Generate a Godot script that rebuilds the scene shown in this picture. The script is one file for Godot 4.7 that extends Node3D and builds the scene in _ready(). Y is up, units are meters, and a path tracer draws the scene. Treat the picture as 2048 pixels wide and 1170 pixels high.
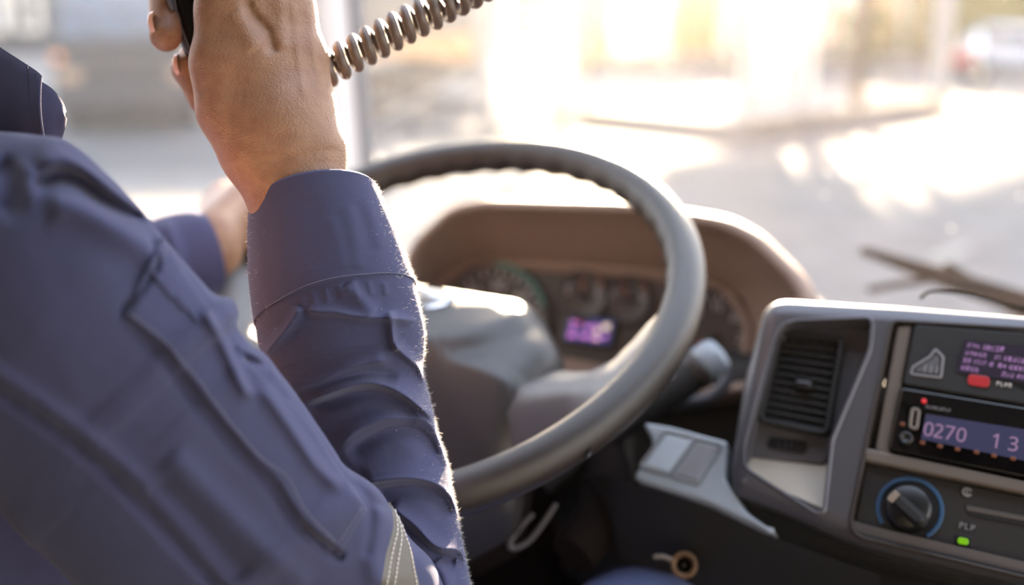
extends Node3D
# A driver in a truck cab talking into a hand microphone, seen over his right shoulder.

const FPX := 2200.0                     # focal length for a 2048 x 1170 frame
const EYE := Vector3(0.0, 2.3, 0.0)
const YAW := 29.5
const PITCH := -15.0
const SUN_SIDE := 10.0                  # degrees right of the camera's axis
const SUN_HIGH := 12.0

var cam_f: Vector3
var cam_r: Vector3
var cam_u: Vector3
var used := {}
var rng := RandomNumberGenerator.new()
var M := {}


func _ready() -> void:
	rng.seed = 7
	set_camera_and_light()
	make_materials()
	build_ground()
	build_yard()
	build_cab()
	build_dashboard()
	build_wheel()
	build_driver()
	build_radio_microphone()


func set_camera_and_light() -> void:
	var cam := Camera3D.new()
	cam.name = "camera"
	cam.rotation_degrees = Vector3(PITCH, YAW, 0)
	cam.position = EYE
	cam.fov = rad_to_deg(2.0 * atan(585.0 / FPX))
	cam.near = 0.05
	cam.far = 300.0
	var lens := CameraAttributesPhysical.new()
	lens.frustum_focal_length = 12.0 * FPX / 585.0
	lens.frustum_focus_distance = 0.66
	lens.exposure_aperture = 45.13 / 16.0
	lens.frustum_near = 0.05
	lens.frustum_far = 300.0
	cam.attributes = lens
	add_child(cam)
	cam_f = -cam.basis.z
	cam_r = cam.basis.x
	cam_u = cam.basis.y

	var env := Environment.new()
	var sky_mat := ProceduralSkyMaterial.new()
	sky_mat.sky_top_color = Color(0.78, 0.83, 0.92)
	sky_mat.sky_horizon_color = Color(0.95, 0.93, 0.9)
	sky_mat.sky_curve = 0.25
	sky_mat.ground_bottom_color = Color(0.35, 0.34, 0.33)
	sky_mat.ground_horizon_color = Color(0.62, 0.6, 0.58)
	sky_mat.sun_angle_max = 40.0
	sky_mat.sun_curve = 0.12
	var sky := Sky.new()
	sky.sky_material = sky_mat
	env.background_mode = Environment.BG_SKY
	env.sky = sky
	env.background_energy_multiplier = 4.6
	env.tonemap_mode = Environment.TONE_MAPPER_LINEAR
	env.tonemap_exposure = 1.4
	env.sdfgi_enabled = true
	env.ssao_enabled = true
	env.ssil_enabled = true
	env.volumetric_fog_enabled = true
	env.volumetric_fog_density = 0.0005
	env.volumetric_fog_albedo = Color(1.0, 0.95, 0.88)
	env.volumetric_fog_anisotropy = 0.88
	var we := WorldEnvironment.new()
	we.name = "surroundings"
	we.environment = env
	add_child(we)

	var sun := DirectionalLight3D.new()
	sun.name = "sun"
	sun.light_color = Color(1.0, 0.9, 0.76)
	sun.light_energy = 18.0
	sun.light_angular_distance = 1.0
	sun.shadow_enabled = true
	sun.rotation_degrees = Vector3(-SUN_HIGH, YAW - SUN_SIDE + 180.0, 0)
	add_child(sun)


# ---------------------------------------------------------------- places
# a point so many metres in front of the lens, at a place in the 2048 x 1170 frame
func P(px: float, py: float, d: float) -> Vector3:
	return EYE + d * (cam_f + (px - 1024.0) / FPX * cam_r - (py - 585.0) / FPX * cam_u)


func to_px(p: Vector3) -> Vector3:
	var q := p - EYE
	var d := q.dot(cam_f)
	return Vector3(1024.0 + FPX * q.dot(cam_r) / d, 585.0 - FPX * q.dot(cam_u) / d, d)


func on_plane(px: float, py: float, o: Vector3, n: Vector3) -> Vector3:
	var dir := cam_f + (px - 1024.0) / FPX * cam_r - (py - 585.0) / FPX * cam_u
	return EYE + dir * ((o - EYE).dot(n) / dir.dot(n))


func G(px: float, py: float, h := 0.0) -> Vector3:
	return on_plane(px, py, Vector3(0, h, 0), Vector3.UP)


# ---------------------------------------------------------------- naming
func numbered(called: String, parent: Node) -> String:
	var key := str(parent.get_instance_id()) + called
	used[key] = used.get(key, 0) + 1
	return called if used[key] == 1 else "%s_%03d" % [called, used[key] - 1]


func tag(o: Node, label: String, category: String, group := "") -> void:
	o.set_meta("label", label)
	o.set_meta("category", category)
	if group:
		o.set_meta("group", group)


func thing(called: String, label: String, category: String, at := Vector3.ZERO, group := "") -> Node3D:
	var o := Node3D.new()
	o.name = numbered(called, self)
	o.position = at
	add_child(o)
	tag(o, label, category, group)
	return o


# a named mesh; its shape is given in the scene's axes
func part(called: String, mb: MB, mat: Material, parent: Node = null, label := "") -> MeshInstance3D:
	var o := MeshInstance3D.new()
	var under: Node = parent if parent else self
	o.name = numbered(called, under)
	o.mesh = mb.mesh()
	o.material_override = mat
	under.add_child(o, true)
	if under != self:
		var at := Vector3.ZERO
		var up: Node = under
		while up != self:
			at += (up as Node3D).position
			up = up.get_parent()
		o.position = -at
	if label:
		o.set_meta("label", label)
	return o


func lone(called: String, mb: MB, mat: Material, label: String, category: String, group := "") -> MeshInstance3D:
	var o := part(called, mb, mat)
	tag(o, label, category, group)
	return o


func struct(called: String, mb: MB, mat: Material, label := "") -> MeshInstance3D:
	var o := part(called, mb, mat)
	o.set_meta("kind", "structure")
	if label:
		o.set_meta("label", label)
	return o


func stuff(o: Node) -> Node:
	o.set_meta("kind", "stuff")
	return o


# ---------------------------------------------------------------- shapes
class MB:
	var v := PackedVector3Array()
	var n := PackedVector3Array()
	var uv := PackedVector2Array()
	var ix := PackedInt32Array()

	func mesh() -> ArrayMesh:
		var a := []
		a.resize(Mesh.ARRAY_MAX)
		a[Mesh.ARRAY_VERTEX] = v
		a[Mesh.ARRAY_NORMAL] = n
		a[Mesh.ARRAY_TEX_UV] = uv
		a[Mesh.ARRAY_INDEX] = ix
		var m := ArrayMesh.new()
		m.add_surface_from_arrays(Mesh.PRIMITIVE_TRIANGLES, a)
		return m

	# rows of points, all of one length; smooth within the call
	func grid(rows: Array, closed := false, flip := false) -> MB:
		var R := rows.size()
		var C: int = rows[0].size()
		var W := C + (1 if closed else 0)
		var acc := PackedVector3Array()
		acc.resize(R * C)
		var base := v.size()
		var vv := 0.0
		var faces := PackedInt32Array()
		for i in R:
			var row: PackedVector3Array = rows[i]
			if i > 0:
				var prev: PackedVector3Array = rows[i - 1]
				vv += (row[0].distance_to(prev[0]) + row[C / 2].distance_to(prev[C / 2])) * 0.5
			var uu := 0.0
			for j in W:
				if j > 0:
					uu += row[j % C].distance_to(row[(j - 1) % C])
				v.append(row[j % C])
				uv.append(Vector2(uu, vv))
		for i in R - 1:
			var r0: PackedVector3Array = rows[i]
			var r1: PackedVector3Array = rows[i + 1]
			for j in W - 1:
				var k := (j + 1) % C
				var a := r0[j]
				var b := r0[k]
				var c := r1[k]
				var d := r1[j]
				var nn := (c - a).cross(d - b)
				if flip:
					nn = -nn
				acc[i * C + j] += nn
				acc[i * C + k] += nn
				acc[(i + 1) * C + j] += nn
				acc[(i + 1) * C + k] += nn
				var q := base + i * W + j
				if flip:
					faces.append_array([q, q + W + 1, q + 1, q, q + W, q + W + 1])
				else:
					faces.append_array([q, q + 1, q + W + 1, q, q + W + 1, q + W])
		for i in R:
			var s := Vector3.ZERO
			var flat_row := true
			var row: PackedVector3Array = rows[i]
			for j in range(1, C):
				if not row[j].is_equal_approx(row[0]):
					flat_row = false
					break
			if flat_row:
				for j in C:
					s += acc[i * C + j]
			for j in W:
				var nn := s if flat_row else acc[i * C + j % C]
				n.append(-nn.normalized() if nn.length_squared() > 1e-30 else Vector3.UP)
		ix.append_array(faces)
		return self

	func tri(a: Vector3, b: Vector3, c: Vector3, nn: Vector3) -> void:
		var q := v.size()
		v.append_array([a, b, c])
		n.append_array([nn, nn, nn])
		uv.append_array([Vector2(a.x, a.y), Vector2(b.x, b.y), Vector2(c.x, c.y)])
		if (b - a).cross(c - a).dot(nn) > 0.0:
			ix.append_array([q, q + 2, q + 1])
		else:
			ix.append_array([q, q + 1, q + 2])

	func fan(loop: PackedVector3Array, nn: Vector3) -> MB:
		var c := Vector3.ZERO
		for p in loop:
			c += p
		c /= loop.size()
		for j in loop.size():
			tri(c, loop[j], loop[(j + 1) % loop.size()], nn)
		return self

	# a bar or box with chamfered edges; size along the basis' axes
	func box(c: Vector3, size: Vector3, basis := Basis.IDENTITY, bevel := 0.0) -> MB:
		var h := size * 0.5
		var b := minf(bevel, minf(h.x, minf(h.y, h.z)) * 0.95)
		if b <= 0.0:
			for axis in 3:
				for s in [-1.0, 1.0]:
					var nn := Vector3.ZERO
					nn[axis] = s
					var u := Vector3.ZERO
					u[(axis + 1) % 3] = h[(axis + 1) % 3]
					var w := Vector3.ZERO
					w[(axis + 2) % 3] = h[(axis + 2) % 3]
					var o := nn * h[axis]
					var q: Array[Vector3] = [c + basis * (o - u - w), c + basis * (o + u - w), c + basis * (o + u + w), c + basis * (o - u + w)]
					tri(q[0], q[1], q[2], basis * nn)
					tri(q[0], q[2], q[3], basis * nn)
			return self
		var rows := []
		for st in [[-h.y, b], [-h.y + b, 0.0], [h.y - b, 0.0], [h.y, b]]:
			var x: float = h.x - st[1]
			var z: float = h.z - st[1]
			var k := b * 0.999 if st[1] == 0.0 else b * 0.6
			var row := PackedVector3Array()
			for p in [[x - k, -z], [x, -z + k], [x, z - k], [x - k, z], [-x + k, z], [-x, z - k], [-x, -z + k], [-x + k, -z]]:
				row.append(c + basis * Vector3(p[0], st[0], p[1]))
			rows.append(row)
		grid(rows, true)
		fan(rows[3], basis.y)
		fan(rows[0], -basis.y)
		return self

	func beam(a: Vector3, b: Vector3, w: float, t: float, up := Vector3.UP, bevel := 0.0) -> MB:
		var z := (b - a).normalized()
		var x := up.cross(z).normalized()
		var y := z.cross(x)
		return box((a + b) * 0.5, Vector3(w, t, a.distance_to(b)), Basis(x, y, z), bevel)

	# a round tube along a path; radius a number or one per point
	func tube(path: PackedVector3Array, radius, sides := 12, caps := true, closed := false) -> MB:
		var rows := []
		var N := path.size()
		var side := Vector3.ZERO
		for i in N:
			var t := (path[(i + 1) % N] - path[(i - 1 + N) % N]) if closed else (path[mini(i + 1, N - 1)] - path[maxi(i - 1, 0)])
			t = t.normalized()
			if side == Vector3.ZERO:
				side = t.cross(Vector3.UP if absf(t.y) < 0.9 else Vector3.RIGHT).normalized()
			side = (side - t * side.dot(t)).normalized()
			var w := t.cross(side)
			var r: float = radius if radius is float else radius[i]
			var row := PackedVector3Array()
			for k in sides:
				var a := TAU * k / sides
				row.append(path[i] + (side * cos(a) + w * sin(a)) * r)
			rows.append(row)
		if closed:
			rows.append(rows[0])
		grid(rows, true)
		if caps and not closed:
			fan(rows[0], (path[0] - path[1]).normalized())
			fan(rows[N - 1], (path[N - 1] - path[N - 2]).normalized())
		return self

	# a turned shape: [radius, height] pairs along the basis' y axis
	func lathe(c: Vector3, profile: Array, basis := Basis.IDENTITY, sides := 32, squash := 1.0) -> MB:
		var rows := []
		for p in profile:
			var row := PackedVector3Array()
			for k in sides:
				var a := TAU * k / sides
				row.append(c + basis * Vector3(cos(a) * p[0], p[1], sin(a) * p[0] * squash))
			rows.append(row)
		return grid(rows, true)

	# a flat outline (dense, in the frame's x and y) with holes, filled
	func face(outer: PackedVector2Array, holes: Array, fr: Transform3D, z := 0.0) -> MB:
		var pts := PackedVector2Array(outer)
		for h in holes:
			pts.append_array(h)
		var t := Geometry2D.triangulate_delaunay(pts)
		for k in range(0, t.size(), 3):
			var m := (pts[t[k]] + pts[t[k + 1]] + pts[t[k + 2]]) / 3.0
			if not Geometry2D.is_point_in_polygon(m, outer):
				continue
			var keep := true
			for h in holes:
				if Geometry2D.is_point_in_polygon(m, h):
					keep = false
			if keep:
				tri(fr * Vector3(pts[t[k]].x, pts[t[k]].y, z), fr * Vector3(pts[t[k + 1]].x, pts[t[k + 1]].y, z), fr * Vector3(pts[t[k + 2]].x, pts[t[k + 2]].y, z), fr.basis.z)
		return self

	# walls between copies of outlines: [outline, z] pairs in the frame
	func rings(steps: Array, fr: Transform3D, flip := false) -> MB:
		var rows := []
		for s in steps:
			var row := PackedVector3Array()
			for p in s[0]:
				row.append(fr * Vector3(p.x, p.y, s[1]))
			rows.append(row)
		return grid(rows, true, flip)

	# a slab of that outline with a rounded front edge
	func slab(outline: PackedVector2Array, fr: Transform3D, back: float, front: float, bevel := 0.0, holes := []) -> MB:
		if bevel > 0.0:
			var steps := [[outline, back], [outline, front - bevel]]
			for k in [30.0, 60.0, 90.0]:
				var a := deg_to_rad(k)
				steps.append([inset(outline, bevel * (1.0 - cos(a))), front - bevel * (1.0 - sin(a))])
			rings(steps, fr)
			face(inset(outline, bevel), holes, fr, front)
		else:
			rings([[outline, back], [outline, front]], fr)
			face(outline, holes, fr, front)
		return self

	static func inset(o: PackedVector2Array, by: float) -> PackedVector2Array:
		var area := 0.0
		var N := o.size()
		for i in N:
			area += o[i].cross(o[(i + 1) % N])
		var s := 1.0 if area > 0.0 else -1.0
		var out := PackedVector2Array()
		for i in N:
			var a := (o[i] - o[(i - 1 + N) % N]).normalized()
			var b := (o[(i + 1) % N] - o[i]).normalized()
			var m := (a + b).normalized()
			out.append(o[i] + Vector2(-m.y, m.x) * s * by / maxf(0.4, absf(m.dot(a))))
		return out

	func curve_strip(a: PackedVector3Array, b: PackedVector3Array) -> MB:
		return grid([a, b])


# corners rounded with a radius each (or one for all), points laid every step
func rounded(c: PackedVector2Array, radius, step := 0.004) -> PackedVector2Array:
	var out := PackedVector2Array()
	var N := c.size()
	var ends := []
	for i in N:
		var r: float = radius[i] if radius is Array else radius
		var p := c[(i - 1 + N) % N]
		var q := c[(i + 1) % N]
		var a := (p - c[i]).normalized()
		var b := (q - c[i]).normalized()
		var half := acos(clampf(a.dot(b), -1, 1)) * 0.5
		var t := minf(r / maxf(tan(half), 0.01), minf(p.distance_to(c[i]), q.distance_to(c[i])) * 0.49)
		ends.append([c[i] + a * t, c[i], c[i] + b * t, t])
	for i in N:
		var e: Array = ends[i]
		if e[3] > 1e-5:
			for k in 9:
				var s := k / 8.0
				out.append((e[0] as Vector2).lerp(e[1], s).lerp((e[1] as Vector2).lerp(e[2], s), s))
		else:
			out.append(c[i])
		var to: Vector2 = ends[(i + 1) % N][0]
		var from: Vector2 = out[out.size() - 1]
		var m := int(from.distance_to(to) / step)
		for k in range(1, m):
			out.append(from.lerp(to, float(k) / m))
	return out


func v2(a: Array) -> PackedVector2Array:
	var out := PackedVector2Array()
	for k in range(0, a.size(), 2):
		out.append(Vector2(a[k], a[k + 1]))
	return out


# frame places (x, y, x, y ...) laid on a panel: its own x and y there
func on_panel(a: Array, fr: Transform3D, z := 0.0) -> PackedVector2Array:
	var out := PackedVector2Array()
	var inv := fr.affine_inverse()
	for k in range(0, a.size(), 2):
		var p := inv * on_plane(a[k], a[k + 1], fr * Vector3(0, 0, z), fr.basis.z)
		out.append(Vector2(p.x, p.y))
	return out


func path3(a: Array, d) -> PackedVector3Array:
	var out := PackedVector3Array()
	for k in range(0, a.size(), 2):
		out.append(P(a[k], a[k + 1], d if d is float else d[k / 2]))
	return out


func smooth_path(pts: PackedVector3Array, n: int, closed := false) -> PackedVector3Array:
	var out := PackedVector3Array()
	var N := pts.size()
	var segs := N if closed else N - 1
	for i in segs:
		for k in n:
			var t := float(k) / n
			if closed:
				out.append(pts[i].cubic_interpolate(pts[(i + 1) % N], pts[(i - 1 + N) % N], pts[(i + 2) % N], t))
			else:
				out.append(pts[i].cubic_interpolate(pts[i + 1], pts[maxi(i - 1, 0)], pts[mini(i + 2, N - 1)], t))
	if not closed:
		out.append(pts[N - 1])
	return out


# ---------------------------------------------------------------- textures
func noise_tex(freq: float, size := 512, octaves := 4, normal := false, bump := 4.0, kind := FastNoiseLite.TYPE_SIMPLEX_SMOOTH, ramp: Gradient = null) -> NoiseTexture2D:
	var f := FastNoiseLite.new()
	f.seed = 3
	f.noise_type = kind
	f.frequency = freq
	f.fractal_octaves = octaves
	var t := NoiseTexture2D.new()
	t.width = size
	t.height = size
	t.seamless = true
	t.noise = f
	t.as_normal_map = normal
	t.bump_strength = bump
	if ramp:
		t.color_ramp = ramp
	return t


func two_tones(a: Color, b: Color) -> Gradient:
	var g := Gradient.new()
	g.set_color(0, a)
	g.set_color(1, b)
	return g


func mat(c: Color, rough := 0.6, metal := 0.0) -> StandardMaterial3D:
	var m := StandardMaterial3D.new()
	m.albedo_color = c
	m.roughness = rough
	m.metallic = metal
	return m


func triplanar(m: StandardMaterial3D, tex: Texture2D, per_metre: float, grain: Texture2D = null, depth_cm := 0.0) -> StandardMaterial3D:
	m.uv1_triplanar = true
	m.uv1_world_triplanar = true
	m.uv1_scale = Vector3.ONE * per_metre
	if tex:
		m.albedo_texture = tex
	if grain:
		m.heightmap_enabled = true
		m.heightmap_texture = grain
		m.heightmap_scale = depth_cm
	return m


func glow(c: Color, energy: float) -> StandardMaterial3D:
	var m := mat(Color(0.02, 0.02, 0.02), 0.4)
	m.emission_enabled = true
	m.emission = c
	m.emission_energy_multiplier = energy
	return m


func twill_texture() -> ImageTexture:
	var S := 256
	var im := Image.create(S, S, false, Image.FORMAT_L8)
	for y in S:
		for x in S:
			# slanting ribs, each broken into short floats
			var rib := fposmod((x * 2.0 + y) / 16.0, 1.0)
			var h := sin(rib * PI)
			var fl := fposmod(y / 8.0 + floor((x * 2.0 + y) / 16.0) * 0.37, 1.0)
			h = h * (0.72 + 0.28 * sin(fl * PI)) + (sin(x * 12.9898 + y * 78.233) * 43758.5453 - floor(sin(x * 12.9898 + y * 78.233) * 43758.5453)) * 0.14
			im.set_pixel(x, y, Color(clampf(h * 0.85, 0, 1), 0, 0))
	return ImageTexture.create_from_image(im)


func cloth(c: Color, rim: float) -> StandardMaterial3D:
	var m := mat(c, 0.9)
	m.heightmap_enabled = true
	m.heightmap_texture = M.twill
	m.heightmap_scale = 0.011
	m.uv1_scale = Vector3(24, 24, 1)
	m.rim_enabled = true
	m.rim = rim
	m.rim_tint = 0.5
	m.metallic_specular = 0.25
	return m


func make_materials() -> void:
	M.twill = twill_texture()
	M.navy = cloth(Color(0.245, 0.255, 0.36), 0.75)
	M.navy_dark = cloth(Color(0.22, 0.225, 0.31), 0.6)
	M.denim = cloth(Color(0.37, 0.43, 0.6), 0.4)
	M.thread = mat(Color(0.42, 0.43, 0.52), 0.9)
	M.fuzz = mat(Color(0.8, 0.78, 0.76), 0.8)
	M.fuzz.backlight_enabled = true
	M.fuzz.backlight = Color(0.9, 0.9, 0.9)
	M.tape = mat(Color(0.38, 0.365, 0.345), 0.6)
	M.grain = noise_tex(0.09, 512, 3)
	M.fine = noise_tex(0.3, 512, 2)
	M.cell = noise_tex(0.12, 512, 2, false, 4.0, FastNoiseLite.TYPE_CELLULAR)

	M.skin = mat(Color(0.56, 0.435, 0.34), 0.48)
	M.skin.subsurf_scatter_enabled = true
	M.skin.subsurf_scatter_strength = 0.06
	M.skin.uv1_triplanar = true
	M.skin.uv1_world_triplanar = true
	M.skin.uv1_scale = Vector3.ONE * 22.0
	M.skin.albedo_texture = noise_tex(0.012, 256, 4, false, 4.0, FastNoiseLite.TYPE_SIMPLEX_SMOOTH, two_tones(Color(0.86, 0.8, 0.78), Color(1, 1, 1)))
	M.skin.heightmap_enabled = true
	M.skin.heightmap_texture = noise_tex(0.06, 512, 3, false, 4.0, FastNoiseLite.TYPE_CELLULAR)
	M.skin.heightmap_scale = 0.06
	M.nail = mat(Color(0.78, 0.62, 0.55), 0.22)
	M.hair = triplanar(mat(Color(0.06, 0.05, 0.045), 0.85), null, 14.0, M.fine, 0.4)

	M.rubber = triplanar(mat(Color(0.16, 0.137, 0.123), 0.3), null, 30.0, M.fine, 0.02)  # browned a little to stand in for the haze veil over the rim
	M.hub = triplanar(mat(Color(0.16, 0.15, 0.148), 0.36), null, 30.0, M.fine, 0.015)
	M.rubber.metallic_specular = 0.5
	M.hub.metallic_specular = 0.55
	M.spoke = triplanar(mat(Color(0.33, 0.32, 0.315), 0.38), null, 30.0, M.fine, 0.015)
	M.spoke.metallic_specular = 0.7
	M.dark = triplanar(mat(Color(0.06, 0.055, 0.053), 0.7), null, 20.0, M.fine, 0.02)
	M.hood = triplanar(mat(Color(0.45, 0.365, 0.31), 0.6), null, 20.0, M.fine, 0.02)  # brown lightened to stand in for sunlit haze in the binnacle
	M.stem = mat(Color(0.17, 0.14, 0.122), 0.5)
	M.dial = mat(Color(0.17, 0.145, 0.125), 0.5)  # brown tone holds the haze veil over the instrument face
	M.scoop = mat(Color(0.56, 0.52, 0.46), 0.5)  # paler than the silver bezel, standing for light on the scoop floor
	M.wiper = mat(Color(0.1, 0.08, 0.075), 0.95)
	M.wiper.metallic_specular = 0.1
	M.black = mat(Color(0.06, 0.06, 0.065), 0.35)
	M.gloss = mat(Color(0.05, 0.05, 0.055), 0.15)
	M.silver = mat(Color(0.33, 0.325, 0.345), 0.36, 0.35)
	M.chrome = mat(Color(0.75, 0.74, 0.73), 0.2, 1.0)
	M.trim = mat(Color(0.36, 0.325, 0.295), 0.58, 0.1)
	M.switch = mat(Color(0.54, 0.57, 0.6), 0.4, 0.1)
	M.lining = triplanar(mat(Color(0.32, 0.315, 0.31), 0.85), M.cell, 6.0)
	M.lining.albedo_texture = null
	M.cabpaint = mat(Color(0.85, 0.85, 0.84), 0.35)
	M.brass = mat(Color(0.36, 0.27, 0.19), 0.5, 0.6)
	M.cord = mat(Color(0.35, 0.295, 0.265), 0.42)
	M.print = mat(Color(0.75, 0.73, 0.7), 0.6)
	M.glass = StandardMaterial3D.new()
	M.glass.transparency = BaseMaterial3D.TRANSPARENCY_ALPHA
	M.glass.albedo_color = Color(0.9, 0.95, 0.95, 0.04)
	M.glass.roughness = 0.0
	M.glass.cull_mode = BaseMaterial3D.CULL_DISABLED
	M.dirt = mat(Color(0.9, 0.88, 0.85), 0.7)
	M.dirt.backlight_enabled = true
	M.dirt.backlight = Color(0.9, 0.9, 0.9)


# ---------------------------------------------------------------- outside
func to_sun() -> Vector3:
	var a := deg_to_rad(YAW - SUN_SIDE)
	return Vector3(-sin(a) * cos(deg_to_rad(SUN_HIGH)), sin(deg_to_rad(SUN_HIGH)), -cos(a) * cos(deg_to_rad(SUN_HIGH)))


func build_ground() -> void:
	var asphalt := mat(Color(0.33, 0.322, 0.32), 0.9)
	asphalt.uv1_triplanar = true
	asphalt.uv1_world_triplanar = true
	asphalt.uv1_scale = Vector3.ONE * 0.11
	asphalt.albedo_texture = noise_tex(0.02, 512, 5, false, 4.0, FastNoiseLite.TYPE_SIMPLEX_SMOOTH, two_tones(Color(0.72, 0.72, 0.72), Color(1, 1, 1)))
	struct("floor", MB.new().box(Vector3(-10, -0.2, -35), Vector3(190, 0.4, 150)), asphalt, "grey asphalt yard partly in sunlight")
	var shade_asphalt := mat(Color(0.16, 0.168, 0.185), 0.9)  # same ground, coloured darker to stand for shade at the left
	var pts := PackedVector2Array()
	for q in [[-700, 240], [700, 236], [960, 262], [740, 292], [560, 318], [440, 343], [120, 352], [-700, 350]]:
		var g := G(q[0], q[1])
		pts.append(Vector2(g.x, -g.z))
	struct("floor", MB.new().slab(pts, Transform3D(Basis(Vector3.RIGHT, Vector3(0, 0, -1), Vector3.UP), Vector3.ZERO), -0.05, 0.006), shade_asphalt, "asphalt strip coloured darker as shade in front of the parked truck")
	# painted lane dashes on the asphalt
	var paint := mat(Color(0.42, 0.41, 0.39), 0.8)
	var spots := [[1868, 522, 1935, 492]]
	for k in spots.size():
		var s: Array = spots[k]
		var a := G(s[0], s[1]) + Vector3.UP * 0.004
		var b := G(s[2], s[3]) + Vector3.UP * 0.004
		var o := lone("lane_dash", MB.new().beam(a, b, 0.13, 0.012), paint, "faded lane dash painted on the asphalt beyond the wiper", "road marking")
		o.set_meta("kind", "thing")


func shade_roof(called: String, label: String, outline: Array, high: float, m: Material, legs: Array) -> void:
	# an added flat roof on posts, shaped so its shadow falls on that outline
	var shift := to_sun() * (high / to_sun().y)
	var pts := PackedVector2Array()
	var c := Vector3.ZERO
	for k in range(0, outline.size(), 2):
		var p := G(outline[k], outline[k + 1]) + shift
		pts.append(Vector2(p.x, -p.z))
		c += p / (outline.size() / 2.0)
	var t := thing(called, label, "canopy", Vector3(c.x, 0, c.z))
	var fr := Transform3D(Basis(Vector3.RIGHT, Vector3(0, 0, -1), Vector3.UP), Vector3.ZERO)
	var mb := MB.new().slab(pts, fr, high, high + 0.25)
	mb.face(pts, [], fr, high)
	part("roof_deck", mb, m, t)
	for l in legs:
		var p := pts[l]
		var q := Vector3(p.x, 0, -p.y).lerp(Vector3(c.x, 0, c.z), 0.06)
		part("post", MB.new().beam(q, q + Vector3.UP * high, 0.2, 0.2, Vector3.RIGHT), m, t)


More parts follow.
